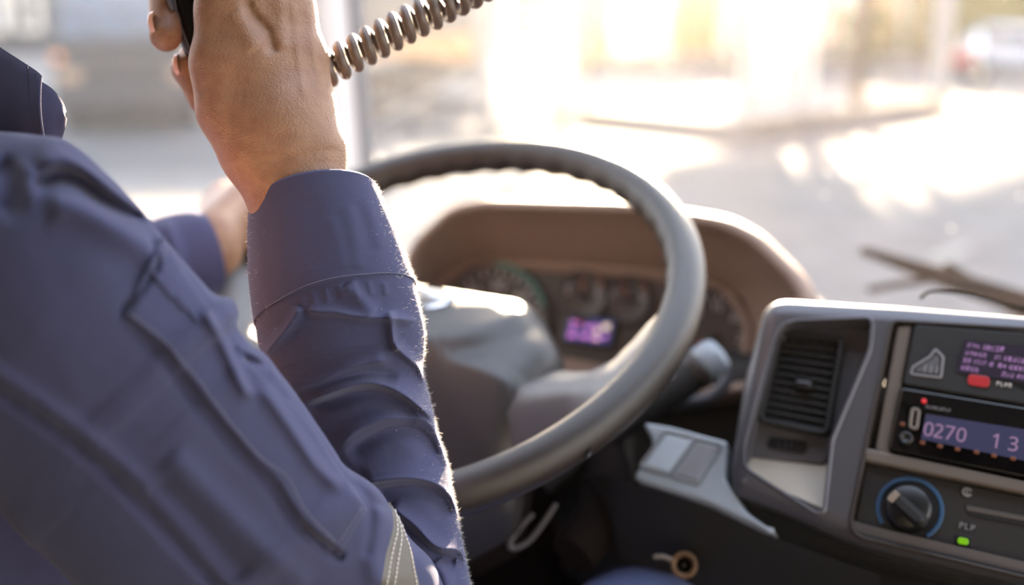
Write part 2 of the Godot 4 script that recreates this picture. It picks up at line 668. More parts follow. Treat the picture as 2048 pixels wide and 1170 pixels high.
func build_yard() -> void:
	var steel := mat(Color(0.55, 0.53, 0.51), 0.6)
	var pale := mat(Color(0.78, 0.75, 0.7), 0.7)
	var tan := mat(Color(0.68, 0.53, 0.39), 0.85)  # tan and pale lightened to stand in for sun glare on the warehouse
	var rust := mat(Color(0.55, 0.34, 0.2), 0.85)
	var concrete := mat(Color(0.42, 0.41, 0.395), 0.9)
	var brown := mat(Color(0.3, 0.27, 0.24), 0.9)

	# ---- added canopies, unseen above the frame, shaped to shade road and platform
	shade_roof("added_yard_canopy", "added flat steel canopy, unseen, that shades the near road", [1300, 322, 1440, 290, 1535, 300, 1640, 352, 1750, 402, 2150, 292, 3000, 330, 3000, 640, 1900, 900, 1480, 620, 1250, 440], 7.0, steel, [5, 6])
	shade_roof("added_loading_canopy", "added flat steel canopy, unseen, that shades the far loading yard", [-350, 112, 600, 112, 945, 190, 960, 282, 700, 298, 470, 345, -350, 345], 7.0, steel, [0, 2])

	shade_roof("added_platform_canopy", "added flat steel canopy, unseen, that shades the back of the platform", [1490, 106, 1800, 96, 2500, 96, 2500, 186, 1865, 186, 1700, 168, 1510, 152, 1490, 150], 6.0, steel, [0, 2])
	shade_roof("added_front_canopy", "added flat steel canopy, unseen, that shades the front of the platform", [1470, 184, 1500, 186, 1690, 204, 1880, 222, 1700, 262, 1520, 286, 1440, 276], 6.5, steel, [0, 3])

	# ---- raised loading platform with its posts
	var a := G(1500, 282)
	var b := G(1895, 222)
	var c := G(2010, 196)
	var back := (b - a).normalized().cross(Vector3.UP) * -1.0
	if back.dot(cam_f) < 0:
		back = -back
	var plat := thing("loading_platform", "low concrete loading platform behind the sunlit patch of road", "platform", (a + b) * 0.5)
	var fr := Transform3D(Basis(Vector3.RIGHT, Vector3(0, 0, -1), Vector3.UP), Vector3.ZERO)
	var outline := PackedVector2Array()
	for p in [a, b, b + back * 9.0, a + back * 9.0]:
		outline.append(Vector2(p.x, -p.z))
	part("slab", MB.new().slab(outline, fr, 0.0, 0.3, 0.02), concrete, plat)
	part("kerb_edge", MB.new().beam(a + Vector3.UP * 0.31, b + Vector3.UP * 0.31, 0.2, 0.05), brown, plat)
	var at := [1516, 1603, 1712, 1893]
	var wide := [0.2, 0.16, 0.26, 0.3]
	for k in 4:
		var t: float = inverse_lerp(1500.0, 1895.0, at[k])
		var base := a.lerp(b, t) + back * 0.25 + Vector3.UP * 0.3
		var post := thing("canopy_post", ["pale post at the left end of the loading platform, in the sun glare", "slim pale post second from the glare on the platform", "brownish post in the middle of the loading platform", "tall pale post at the right end of the platform"][k], "post", base, "posts along the loading platform")
		part("shaft", MB.new().box(base + Vector3.UP * 3.3, Vector3(wide[k], 6.6, wide[k]), Basis(Vector3.UP, 0.5), 0.02), steel if k != 2 else brown, post)
		part("foot_plate", MB.new().box(base + Vector3.UP * 0.02, Vector3(wide[k] * 1.9, 0.04, wide[k] * 1.9), Basis(Vector3.UP, 0.5)), steel, post)
	# glazed screen standing on the platform between the posts
	var scr := thing("glazed_screen", "pale framed screen with open bays standing on the platform", "screen", a.lerp(b, 0.75) + back * 3.0 + Vector3.UP * 0.3)
	for k in 5:
		var base := a.lerp(b, 0.58 + 0.085 * k) + back * 3.0 + Vector3.UP * 0.3
		part("mullion", MB.new().box(base + Vector3.UP * 1.6, Vector3(0.22, 3.2, 0.12), Basis(Vector3.UP, 0.5)), pale, scr)
	for h in [1.0, 2.3]:
		part("rail", MB.new().beam(a.lerp(b, 0.58) + back * 3.0 + Vector3.UP * h, a.lerp(b, 0.92) + back * 3.0 + Vector3.UP * h, 0.08, 0.16), pale, scr)

	# ---- warehouse behind the glare
	var w0 := G(1165, 150)
	var w1 := G(1790, 96)
	var wall := thing("warehouse", "tan warehouse wall with white shutters, its colours lightened for the sun glare", "building", (w0 + w1) * 0.5)
	var along := (w1 - w0).normalized()
	var out := along.cross(Vector3.UP)
	if out.dot(cam_f) > 0:
		out = -out
	part("wall", MB.new().beam(w0 + Vector3.UP * 1.8, w1 + Vector3.UP * 1.8, 0.4, 3.6), tan, wall)
	var L := w0.distance_to(w1)
	for k in 6:
		var m := w0 + along * (L * (0.09 + 0.165 * k)) + out * 0.28
		part("shutter", MB.new().beam(m - along * L * 0.045 + Vector3.UP * 1.5, m + along * L * 0.045 + Vector3.UP * 1.5, 0.12, 3.0), pale if k % 2 == 0 else rust, wall)
		part("pilaster", MB.new().box(m + along * L * 0.075 + Vector3.UP * 1.85, Vector3(0.4, 3.7, 0.4), Basis(Vector3.UP, 0.4)), pale, wall)
	part("plinth", MB.new().beam(w0 + out * 0.3 + Vector3.UP * 0.25, w1 + out * 0.3 + Vector3.UP * 0.25, 0.3, 0.5), concrete, wall)

	# ---- steel stair
	var s0 := G(1043, 272)
	var climb := (G(1100, 170) - s0).normalized()
	climb = climb.rotated(Vector3.UP, -0.02)
	var across := climb.cross(Vector3.UP).normalized()
	var stair := thing("steel_stair", "open steel stair with sunlit white treads behind the steering wheel", "stair", s0)
	var N := 12
	for k in N:
		var o := s0 + climb * (0.27 * k) + Vector3.UP * (0.22 * (k + 1))
		part("tread", MB.new().box(o, Vector3(0.95, 0.05, 0.3), Basis(across, Vector3.UP, -climb), 0.01), pale, stair)
	for s in [-1.0, 1.0]:
		var o: Vector3 = s0 + across * (0.52 * s)
		var top: Vector3 = o + climb * (0.27 * N) + Vector3.UP * (0.22 * N)
		part("stringer", MB.new().beam(o + Vector3.UP * 0.05, top, 0.05, 0.24), steel, stair)
		part("handrail", MB.new().tube(PackedVector3Array([o + Vector3.UP * 1.0, top + Vector3.UP * 0.95]), 0.06), steel, stair)
		for k in [0.02, 0.5, 0.98]:
			var q: Vector3 = (o + Vector3.UP * 0.1).lerp(top, k)
			part("baluster", MB.new().tube(PackedVector3Array([q, q + Vector3.UP * 0.92]), 0.035), steel, stair)
	var g0 := G(968, 262)
	var g1 := G(1143, 262)
	var rack := thing("pipe_rack", "pale steel frame of two posts and braces around the stair", "steel frame", (g0 + g1) * 0.5)
	for g in [g0, g1]:
		part("post", MB.new().box(g + Vector3.UP * 2.6, Vector3(0.24, 5.2, 0.24), Basis(Vector3.UP, 0.5), 0.02), steel, rack)
	part("brace", MB.new().beam(g1 + Vector3.UP * 1.2, G(1262, 262) + Vector3.UP * 2.7, 0.1, 0.1), steel, rack)
	part("brace", MB.new().beam(G(760, 262) + Vector3.UP * 0.2, g0 + Vector3.UP * 1.1, 0.1, 0.1), steel, rack)
	part("crossbeam", MB.new().beam(g0 + Vector3.UP * 4.6, g1 + Vector3.UP * 4.6, 0.16, 0.24), steel, rack)

	# ---- stacked concrete blocks
	var k0 := G(690, 236)
	var k1 := G(862, 232)
	var ka := (k1 - k0).normalized()
	var pile := thing("block_stack", "stack of grey concrete blocks in four courses beyond the windscreen pillar", "block stack", (k0 + k1) * 0.5)
	for row in 4:
		for j in 4:
			var o := k0 + ka * (-0.9 + 0.78 * j + 0.08 * (row % 2)) + Vector3.UP * (0.14 + 0.29 * row)
			part("block", MB.new().box(o, Vector3(0.74, 0.24, 0.7), Basis(ka, Vector3.UP, ka.cross(Vector3.UP)), 0.015), concrete if (row + j) % 2 else brown, pile)
	# ---- wall behind the blocks
	var h0 := G(640, 175)
	var h1 := G(985, 175)
	var shed := thing("shed", "long grey shed with a tan band behind the concrete blocks", "building", (h0 + h1) * 0.5)
	part("wall", MB.new().beam(h0 + Vector3.UP * 1.8, h1 + Vector3.UP * 1.8, 0.3, 3.6), mat(Color(0.44, 0.425, 0.4), 0.9), shed)
	part("band", MB.new().beam(h0 + Vector3(0, 1.0, 0) - cam_f * 0.2, h1 + Vector3(0, 1.0, 0) - cam_f * 0.2, 0.1, 0.7), tan, shed)

	# ---- boundary wall and hedge all along the far side
	var bw := thing("boundary_wall", "long grey brown boundary wall closing the far side of the yard", "wall", Vector3(-25, 0, -60))
	for q in [[-60, -18, -44, -44], [-44, -44, -24, -60], [-24, -60, 6, -66], [6, -66, 40, -52]]:
		part("wall_panel", MB.new().beam(Vector3(q[0], 1.6, q[1]), Vector3(q[2], 1.6, q[3]), 0.3, 3.2), brown, bw)
	build_parked_truck()
	build_car()
	build_motorbike()

	# ---- buildings at the left, behind the parked truck
	var f0 := G(-260, 110)
	var f1 := G(118, 104)
	var house := thing("office_block", "pale grey office block with tall windows at the upper left", "building", (f0 + f1) * 0.5)
	part("wall", MB.new().beam(f0 + Vector3.UP * 3.0, f1 + Vector3.UP * 3.0, 0.4, 6.0), mat(Color(0.2, 0.21, 0.23), 0.85), house)
	for k in 4:
		var m := f0.lerp(f1, 0.3 + 0.19 * k) - cam_f * 0.35
		part("window_frame", MB.new().box(m + Vector3.UP * 2.1, Vector3(1.1, 2.6, 0.12), Basis(Vector3.UP, 0.6)), pale, house)
		part("window_pane", MB.new().box(m + Vector3.UP * 2.1 - cam_f * 0.08, Vector3(0.5, 2.2, 0.06), Basis(Vector3.UP, 0.6)), mat(Color(0.3, 0.36, 0.42), 0.15), house)
	var d0 := G(330, 120)
	var tank := thing("storage_tank", "rounded cream storage tank standing behind the driver's fingertips", "tank", d0)
	part("shell", MB.new().lathe(d0, [[1.3, 0.0], [1.34, 0.1], [1.34, 1.2], [1.2, 1.75], [0.7, 2.2], [0.25, 2.35], [0.0, 2.38]]), mat(Color(0.62, 0.55, 0.46), 0.6), tank)
	part("hatch", MB.new().lathe(d0 + Vector3.UP * 2.3, [[0.3, 0.0], [0.3, 0.15], [0.26, 0.2], [0.0, 0.2]]), steel, tank)

	# ---- planting at the upper right
	var green := [Color(0.24, 0.3, 0.1), Color(0.3, 0.33, 0.12), Color(0.2, 0.26, 0.11)]
	var spots := [[1850, 100, 38.0, 3.4], [1960, 108, 45.0, 3.0], [2100, 104, 46.0, 3.2], [1735, 88, 40.0, 2.2], [2030, 100, 53.0, 3.6]]
	var words := ["leafy green bush between the tall posts at upper right", "leafy green bush behind the motorbike", "leafy green bush behind the parked car at the right edge", "leafy green bush glimpsed through the pale screen", "tallest leafy bush showing above the parked car"]
	for k in 5:
		var s: Array = spots[k]
		var o := P(s[0], s[1], s[2])
		o.y = 0
		var bush := thing("bush", words[k], "bush", o, "bushes along the far side of the yard")
		part("stem", MB.new().tube(PackedVector3Array([o, o + Vector3(0.05, 0.9, 0), o + Vector3(0.1, s[3] * 0.7, 0.1)]), PackedFloat32Array([0.16, 0.12, 0.05]), 8), brown, bush)
		stuff(part("foliage", leaf_cloud(o + Vector3.UP * s[3] * 0.55, Vector3(s[3] * 0.6, s[3] * 0.5, s[3] * 0.55), 1400, 0.2), leaf_mat(green[k % 3]), bush))


func leaf_mat(c: Color) -> StandardMaterial3D:
	var m := mat(c, 0.6)
	m.backlight_enabled = true
	m.backlight = Color(0.05, 0.055, 0.02)
	m.cull_mode = BaseMaterial3D.CULL_DISABLED
	return m


func leaf_cloud(c: Vector3, r: Vector3, count: int, size: float) -> MB:
	var mb := MB.new()
	for k in count:
		var d := Vector3(rng.randfn(), rng.randfn(), rng.randfn()).normalized() * pow(rng.randf(), 0.4)
		d *= 1.0 + 0.25 * sin(d.x * 7.0 + c.x) * cos(d.y * 6.0)
		var o := c + d * r
		if o.y < 0.05:
			continue
		var u := Vector3(rng.randfn(), rng.randfn(), rng.randfn()).normalized()
		var w := u.cross(Vector3(rng.randfn(), rng.randfn(), rng.randfn())).normalized()
		var nn := u.cross(w)
		mb.tri(o - u * size * 0.5, o + w * size * 0.28, o + u * size * 0.5, nn)
		mb.tri(o - u * size * 0.5, o + u * size * 0.5, o - w * size * 0.28, nn)
	return mb


# frame at a spot on the ground whose z axis points towards the lens, turned
func facing(o: Vector3, turn := 0.0) -> Basis:
	var z := Vector3(-cam_f.x, 0, -cam_f.z).normalized().rotated(Vector3.UP, turn)
	return Basis(Vector3.UP.cross(z), Vector3.UP, z)


func wheel_of(mb_tyre: MB, mb_rim: MB, c: Vector3, b: Basis, r: float, w: float) -> void:
	var side := Basis(b.y, b.x, -b.z)
	mb_tyre.lathe(c, [[r * 0.6, -w], [r * 0.92, -w], [r, -w * 0.7], [r, w * 0.7], [r * 0.92, w], [r * 0.6, w]], side, 24)
	mb_rim.lathe(c, [[0.0, -w * 0.6], [r * 0.3, -w * 0.6], [r * 0.6, -w * 0.9], [r * 0.6, w * 0.9], [r * 0.3, w * 0.6], [0.0, w * 0.6]], side, 20)


func build_parked_truck() -> void:
	var o := G(262, 262)
	var b := facing(o, 0.28)
	var t := thing("parked_truck", "blue grey lorry parked facing us at the left, grille and windscreen in view", "truck", o)
	var body := mat(Color(0.13, 0.145, 0.165), 0.5)
	var deep := mat(Color(0.13, 0.135, 0.17), 0.6)
	var glass := mat(Color(0.22, 0.27, 0.33), 0.12)
	var fr := Transform3D(b, o)
	# side profile of the cab, run across its width
	var prof := v2([0.0, 0.5, 0.02, 1.55, -0.28, 2.75, -0.6, 2.95, -1.9, 2.95, -1.95, 0.5])
	var sf := Transform3D(Basis(b.z, b.y, -b.x), o)
	part("cab_body", MB.new().slab(rounded(prof, 0.08, 0.3), sf, -1.2, 1.2, 0.06), body, t)
	var sl := Transform3D(Basis(b.x, Vector3(0, 1, 0).rotated(b.x, -0.24), b.z.rotated(b.x, -0.24)), fr * Vector3(0, 1.58, 0.03))
	part("windscreen", MB.new().slab(rounded(v2([-1.02, 0.06, 1.02, 0.06, 0.95, 1.1, -0.95, 1.1]), 0.1, 0.3), sl, -0.02, 0.02, 0.01), glass, t)
	for k in 2:
		part("wiper", MB.new().beam(sl * Vector3(-0.3 + 0.7 * k, 0.08, 0.05), sl * Vector3(-0.8 + 0.7 * k, 0.6, 0.05), 0.03, 0.03), deep, t)
	for k in 5:
		part("grille_slat", MB.new().box(fr * Vector3(0, 0.95 + 0.12 * k, 0.03), Vector3(1.5, 0.07, 0.06), b, 0.01), mat(Color(0.24, 0.235, 0.24), 0.5) if k % 2 else deep, t)
	part("bumper", MB.new().box(fr * Vector3(0, 0.58, 0.08), Vector3(2.44, 0.36, 0.3), b, 0.05), mat(Color(0.13, 0.13, 0.15), 0.6), t)
	part("skirt", MB.new().box(fr * Vector3(0, 0.34, -0.1), Vector3(2.2, 0.26, 0.3), b, 0.03), deep, t)
	for s in [-1.0, 1.0]:
		part("headlamp", MB.new().box(fr * Vector3(0.92 * s, 0.98, 0.05), Vector3(0.36, 0.2, 0.1), b, 0.03), mat(Color(0.55, 0.45, 0.36), 0.2), t)
		part("indicator", MB.new().box(fr * Vector3(1.1 * s, 1.3, 0.02), Vector3(0.16, 0.14, 0.08), b, 0.02), mat(Color(0.8, 0.5, 0.3), 0.25), t)
		part("mirror", MB.new().box(fr * Vector3(1.5 * s, 2.1, -0.05), Vector3(0.22, 0.5, 0.12), b, 0.04), deep, t)
		part("mirror_arm", MB.new().beam(fr * Vector3(1.18 * s, 2.45, -0.2), fr * Vector3(1.5 * s, 2.35, -0.05), 0.04, 0.04), deep, t)
		for z in [-0.9, -4.6]:
			var tyre := MB.new()
			var rim := MB.new()
			wheel_of(tyre, rim, fr * Vector3(1.0 * s, 0.5, z), b, 0.5, 0.16)
			var ty := part("tyre", tyre, deep, t)
			part("rim", rim, M.silver, ty)
	part("load_bed", MB.new().box(fr * Vector3(0, 1.75, -4.2), Vector3(2.4, 1.5, 4.2), b, 0.04), deep, t)
	part("chassis", MB.new().box(fr * Vector3(0, 0.75, -3.4), Vector3(0.9, 0.3, 6.0), b), deep, t)


func build_car() -> void:
	var o := G(2045, 146)
	var b := facing(o, 0.9)
	var t := thing("parked_car", "silver blue hatchback parked by the bushes at the upper right", "car", o)
	var sf := Transform3D(Basis(b.z, b.y, -b.x), o)
	var paint := mat(Color(0.62, 0.65, 0.7), 0.25, 0.2)
	part("car_body", MB.new().slab(rounded(v2([2.0, 0.25, 2.02, 0.68, 1.2, 0.9, 0.5, 1.42, -1.1, 1.46, -1.75, 1.0, -1.9, 0.3]), 0.12, 0.3), sf, -0.8, 0.8, 0.12), paint, t)
	for s in [-1.0, 1.0]:
		var gf := Transform3D(Basis(b.z, b.y, -b.x) if s > 0 else Basis(-b.z, b.y, b.x), o)
		part("side_window", MB.new().slab(rounded(v2([1.0 * s, 0.93, 0.45 * s, 1.34, -1.05 * s, 1.38, -1.5 * s, 0.98]), 0.05, 0.3), gf, 0.79, 0.82), mat(Color(0.25, 0.28, 0.32), 0.1), t)
		for z in [1.25, -1.2]:
			var tyre := MB.new()
			var rim := MB.new()
			wheel_of(tyre, rim, o + b * Vector3(0.75 * s, 0.31, z), b, 0.31, 0.1)
			part("rim", rim, M.silver, part("tyre", tyre, M.black, t))
		part("tail_lamp", MB.new().box(o + b * Vector3(0.66 * s, 0.8, -1.82), Vector3(0.2, 0.22, 0.1), b, 0.03), mat(Color(0.7, 0.12, 0.12), 0.2), t)
		part("headlamp", MB.new().box(o + b * Vector3(0.6 * s, 0.62, 2.0), Vector3(0.34, 0.16, 0.1), b, 0.03), mat(Color(0.9, 0.9, 0.9), 0.1), t)


func build_motorbike() -> void:
	var o := G(1920, 168)
	var b := facing(o, 0.5)
	var t := thing("motorbike", "small motorbike with a round headlamp parked beside the tall pale post", "motorbike", o)
	for z in [0.62, -0.62]:
		var tyre := MB.new()
		var rim := MB.new()
		wheel_of(tyre, rim, o + b * Vector3(0, 0.3, z), b, 0.3, 0.06)
		part("rim", rim, M.chrome, part("tyre", tyre, M.black, t))
	var sf := Transform3D(Basis(b.z, b.y, -b.x), o)
	part("tank_and_seat", MB.new().slab(rounded(v2([0.4, 0.55, 0.35, 0.85, 0.05, 0.88, -0.2, 0.78, -0.75, 0.8, -0.7, 0.62, -0.1, 0.45]), 0.08, 0.2), sf, -0.13, 0.13, 0.05), mat(Color(0.5, 0.12, 0.12), 0.3), t)
	part("engine", MB.new().box(o + b * Vector3(0, 0.36, 0.02), Vector3(0.3, 0.3, 0.4), b, 0.06), M.silver, t)
	part("fork", MB.new().tube(PackedVector3Array([o + b * Vector3(0, 0.3, 0.62), o + b * Vector3(0, 1.0, 0.36)]), 0.05), M.chrome, t)
	part("handlebar", MB.new().tube(PackedVector3Array([o + b * Vector3(-0.36, 1.05, 0.26), o + b * Vector3(0, 1.0, 0.38), o + b * Vector3(0.36, 1.05, 0.26)]), 0.025), M.chrome, t)
	part("headlamp", MB.new().lathe(o + b * Vector3(0, 0.88, 0.5), [[0.0, -0.1], [0.09, -0.06], [0.13, 0.05], [0.11, 0.08], [0.0, 0.1]], Basis(b.x, b.z, -b.y)), M.chrome, t)
	part("windshield", MB.new().slab(rounded(v2([-0.18, 1.0, 0.18, 1.0, 0.12, 1.4, -0.12, 1.4]), 0.08, 0.2), Transform3D(b, o), 0.44, 0.46), mat(Color(0.85, 0.87, 0.9), 0.1), t)


# ---------------------------------------------------------------- the cab's shell
func pane(called: String, corners: Array, label: String) -> void:
	# a sheet of glass with a thickness too small to show
	var mb := MB.new()
	var nn := ((corners[1] - corners[0]) as Vector3).cross(corners[2] - corners[0]).normalized()
	mb.tri(corners[0], corners[1], corners[2], nn)
	mb.tri(corners[0], corners[2], corners[3], nn)
	struct(called, mb, M.glass, label)


# a wall in the plane x = const with one window opening
func side_wall(mb: MB, x: float, t: float, z0: float, z1: float, y0: float, y1: float, wz0: float, wz1: float, wy0: float, wy1: float) -> MB:
	for q in [[z0, z1, y0, wy0], [z0, z1, wy1, y1], [z0, wz0, wy0, wy1], [wz1, z1, wy0, wy1]]:
		if q[1] - q[0] > 0.001 and q[3] - q[2] > 0.001:
			mb.box(Vector3(x, (q[2] + q[3]) * 0.5, (q[0] + q[1]) * 0.5), Vector3(t, q[3] - q[2], q[1] - q[0]))
	return mb


func build_cab() -> void:
	struct("floor", MB.new().box(Vector3(0, 1.13, -0.35), Vector3(2.3, 0.1, 2.3)), M.dark, "dark floor of the cab under the dashboard")
	var roof := MB.new()
	for q in [[-1.18, 1.18, -0.5, 0.8], [-1.18, 1.18, -1.5, -1.32], [-1.18, -0.95, -1.32, -0.5], [0.55, 1.18, -1.32, -0.5]]:
		roof.box(Vector3((q[0] + q[1]) * 0.5, 2.98, (q[2] + q[3]) * 0.5), Vector3(q[1] - q[0], 0.08, q[3] - q[2]))
	struct("ceiling", roof, M.lining, "pale lining of the cab roof round the added hatch")
	pane("added_window_4", [Vector3(-0.95, 3.0, -1.32), Vector3(0.55, 3.0, -1.32), Vector3(0.55, 3.0, -0.5), Vector3(-0.95, 3.0, -0.5)], "glazed hatch added in the cab roof to let light fall from above")  # unseen hatch, added so that skylight falls into the cab from above
	struct("wall_front", MB.new().box(Vector3(0, 1.5, -1.5), Vector3(2.3, 0.72, 0.06)), M.cabpaint, "front panel of the cab below the windscreen")
	struct("wall_rear", MB.new().box(Vector3(0, 2.04, 0.78), Vector3(2.36, 1.86, 0.05)), M.lining, "closed rear wall of the cab")
	for s in [-1.0, 1.0]:
		var d := struct("door_1" if s < 0 else "door_2", side_wall(MB.new(), 1.16 * s, 0.05, -1.37, 0.75, 1.13, 2.96, -1.3, -0.6 if s < 0 else 0.45, 1.7 if s < 0 else 1.9, 2.85), M.cabpaint, "cab door with a large window on the driver's side" if s < 0 else "cab door with a large window on the passenger side")
		part("armrest", MB.new().box(Vector3(1.1 * s, 1.66, -0.35), Vector3(0.08, 0.06, 0.6), Basis.IDENTITY, 0.02), M.dark, d)
		pane("window_2" if s < 0 else "window_3", [Vector3(1.16 * s, 1.7 if s < 0 else 1.9, -1.3), Vector3(1.16 * s, 1.7 if s < 0 else 1.9, -0.6 if s < 0 else 0.45), Vector3(1.16 * s, 2.85, -0.6 if s < 0 else 0.45), Vector3(1.16 * s, 2.85, -1.3)], "window of the driver's door" if s < 0 else "window of the passenger door")
		var trim := struct("trim_1" if s < 0 else "trim_2", MB.new().beam(Vector3(1.133 * s, 1.13, -1.468), Vector3(1.12 * s, 2.96, -1.375), 0.06, 0.09, Vector3.FORWARD, 0.012), mat(Color(0.72, 0.72, 0.72), 0.5), "pale grey windscreen pillar behind the wrist" if s < 0 else "pale grey windscreen pillar on the passenger side")
		part("seal", MB.new().beam(Vector3(1.097 * s, 1.86, -1.468), Vector3(1.085 * s, 2.94, -1.378), 0.008, 0.03, Vector3.FORWARD), mat(Color(0.42, 0.42, 0.43), 0.7), trim)
	pane("window_1", [Vector3(-1.1, 1.86, -1.475), Vector3(1.1, 1.86, -1.475), Vector3(1.09, 2.94, -1.385), Vector3(-1.09, 2.94, -1.385)], "windscreen of the cab")
	struct("trim_3", MB.new().box(Vector3(0, 2.9, -1.38), Vector3(2.2, 0.1, 0.08)), M.lining, "header above the windscreen")

	# mirror bracket outside the driver's door
	var mp := P(488, 356, 1.86)
	var mirror := thing("mirror_bracket", "dark mirror bracket outside the door, its foot just left of the wrist", "mirror", mp)
	part("pole", MB.new().tube(PackedVector3Array([mp, mp + Vector3.UP * 0.7]), 0.012), M.black, mirror)
	part("mirror_head", MB.new().box(mp + Vector3(0.0, 0.72, 0), Vector3(0.2, 0.36, 0.07), Basis(Vector3.UP, 0.6), 0.02), M.black, mirror)
	part("arm", MB.new().tube(PackedVector3Array([mp, mp + Vector3(0.05, -0.05, 0.06), Vector3(-1.19, mp.y - 0.14, -1.2)]), 0.01), M.black, mirror)

	# specks of dirt on the windscreen
	var speck := SphereMesh.new()
	speck.radius = 1.0
	speck.height = 2.0
	speck.radial_segments = 8
	speck.rings = 4
	speck.material = M.dirt
	var mm := MultiMesh.new()
	mm.transform_format = MultiMesh.TRANSFORM_3D
	mm.mesh = speck
	mm.instance_count = 150
	var nw := Vector3(0, 0.083, 0.9965)
	for k in 150:
		var q := Vector2(rng.randf_range(715, 960), rng.randf_range(60, 330)) if k < 80 else Vector2(rng.randf_range(720, 2100), rng.randf_range(-200, 580))
		var o := on_plane(q.x, q.y, Vector3(0, 1.86, -1.466), nw)
		var r := rng.randf_range(0.0006, 0.0016)
		mm.set_instance_transform(k, Transform3D(Basis.IDENTITY.scaled(Vector3(r, r, r * 0.5)), o))
	var dirt := MultiMeshInstance3D.new()
	dirt.name = "dirt_specks"
	dirt.multimesh = mm
	add_child(dirt)
	tag(dirt, "tiny pale specks of dirt stuck to the windscreen glass", "dirt")
	stuff(dirt)

	# wiper, outside the glass
	var wp := path3([1722, 500, 1850, 545, 1960, 580, 2060, 612, 2300, 690], [1.69, 1.62, 1.57, 1.53, 1.44])
	for k in wp.size():
		wp[k].z = minf(wp[k].z, -1.52)
	wp = PackedVector3Array([on_plane(1722, 500, Vector3(0, 1.86, -1.52), nw), on_plane(1880, 553, Vector3(0, 1.86, -1.52), nw), on_plane(2060, 612, Vector3(0, 1.86, -1.52), nw), on_plane(2300, 690, Vector3(0, 1.86, -1.52), nw)])
	var wiper := thing("windscreen_wiper", "dark wiper lying across the foot of the windscreen at the right", "wiper", wp[3])
	part("blade", MB.new().tube(wp, PackedFloat32Array([0.006, 0.013, 0.017, 0.016]), 8), M.wiper, wiper)
	var ap := PackedVector3Array([wp[1] + Vector3(0, 0.01, -0.02), wp[2] + Vector3(-0.02, -0.015, -0.03), wp[3] + Vector3(0, -0.03, -0.04)])
	part("arm", MB.new().tube(ap, 0.009, 8), M.wiper, wiper)
	part("bracket", MB.new().tube(PackedVector3Array([on_plane(1735, 580, Vector3(0, 1.86, -1.52), nw), on_plane(1800, 568, Vector3(0, 1.86, -1.53), nw), on_plane(1885, 556, Vector3(0, 1.86, -1.53), nw)]), 0.005, 8), M.wiper, wiper)

	# seat
	var seat := thing("driver_seat", "grey driver's seat behind the driver's back", "seat", Vector3(-0.6, 1.2, -0.2))
	part("cushion", MB.new().box(Vector3(-0.6, 1.46, -0.36), Vector3(0.52, 0.12, 0.56), Basis.IDENTITY, 0.05), M.dark, seat)
	part("base", MB.new().box(Vector3(-0.6, 1.29, -0.34), Vector3(0.4, 0.22, 0.42), Basis.IDENTITY, 0.03), M.black, seat)
	part("backrest", MB.new().box(Vector3(-0.68, 1.86, -0.08), Vector3(0.44, 0.6, 0.12), Basis(Vector3.RIGHT, 0.12), 0.05), M.dark, seat)


# ---------------------------------------------------------------- the dashboard
func text_part(called: String, words: String, high: float, at: Transform3D, m: Material, parent: Node, depth := 0.0006) -> MeshInstance3D:
	var tm := TextMesh.new()
	tm.text = words
	var f := SystemFont.new()
	f.font_names = PackedStringArray(["Droid Sans"])
	tm.font = f
	tm.font_size = 32
	tm.pixel_size = high / 24.0
	tm.depth = depth
	var o := MeshInstance3D.new()
	o.name = numbered(called, parent)
	o.mesh = tm
	o.material_override = m
	parent.add_child(o, true)
	var off := Vector3.ZERO
	var up: Node = parent
	while up != self:
		off += (up as Node3D).position
		up = up.get_parent()
	o.transform = Transform3D(at.basis, at.origin - off)
	return o


func spot(fr: Transform3D, px: float, py: float, z := 0.0) -> Vector3:
	return on_plane(px, py, fr * Vector3(0, 0, z), fr.basis.z)


func at_spot(fr: Transform3D, px: float, py: float, z := 0.0) -> Transform3D:
	return Transform3D(fr.basis, spot(fr, px, py, z))


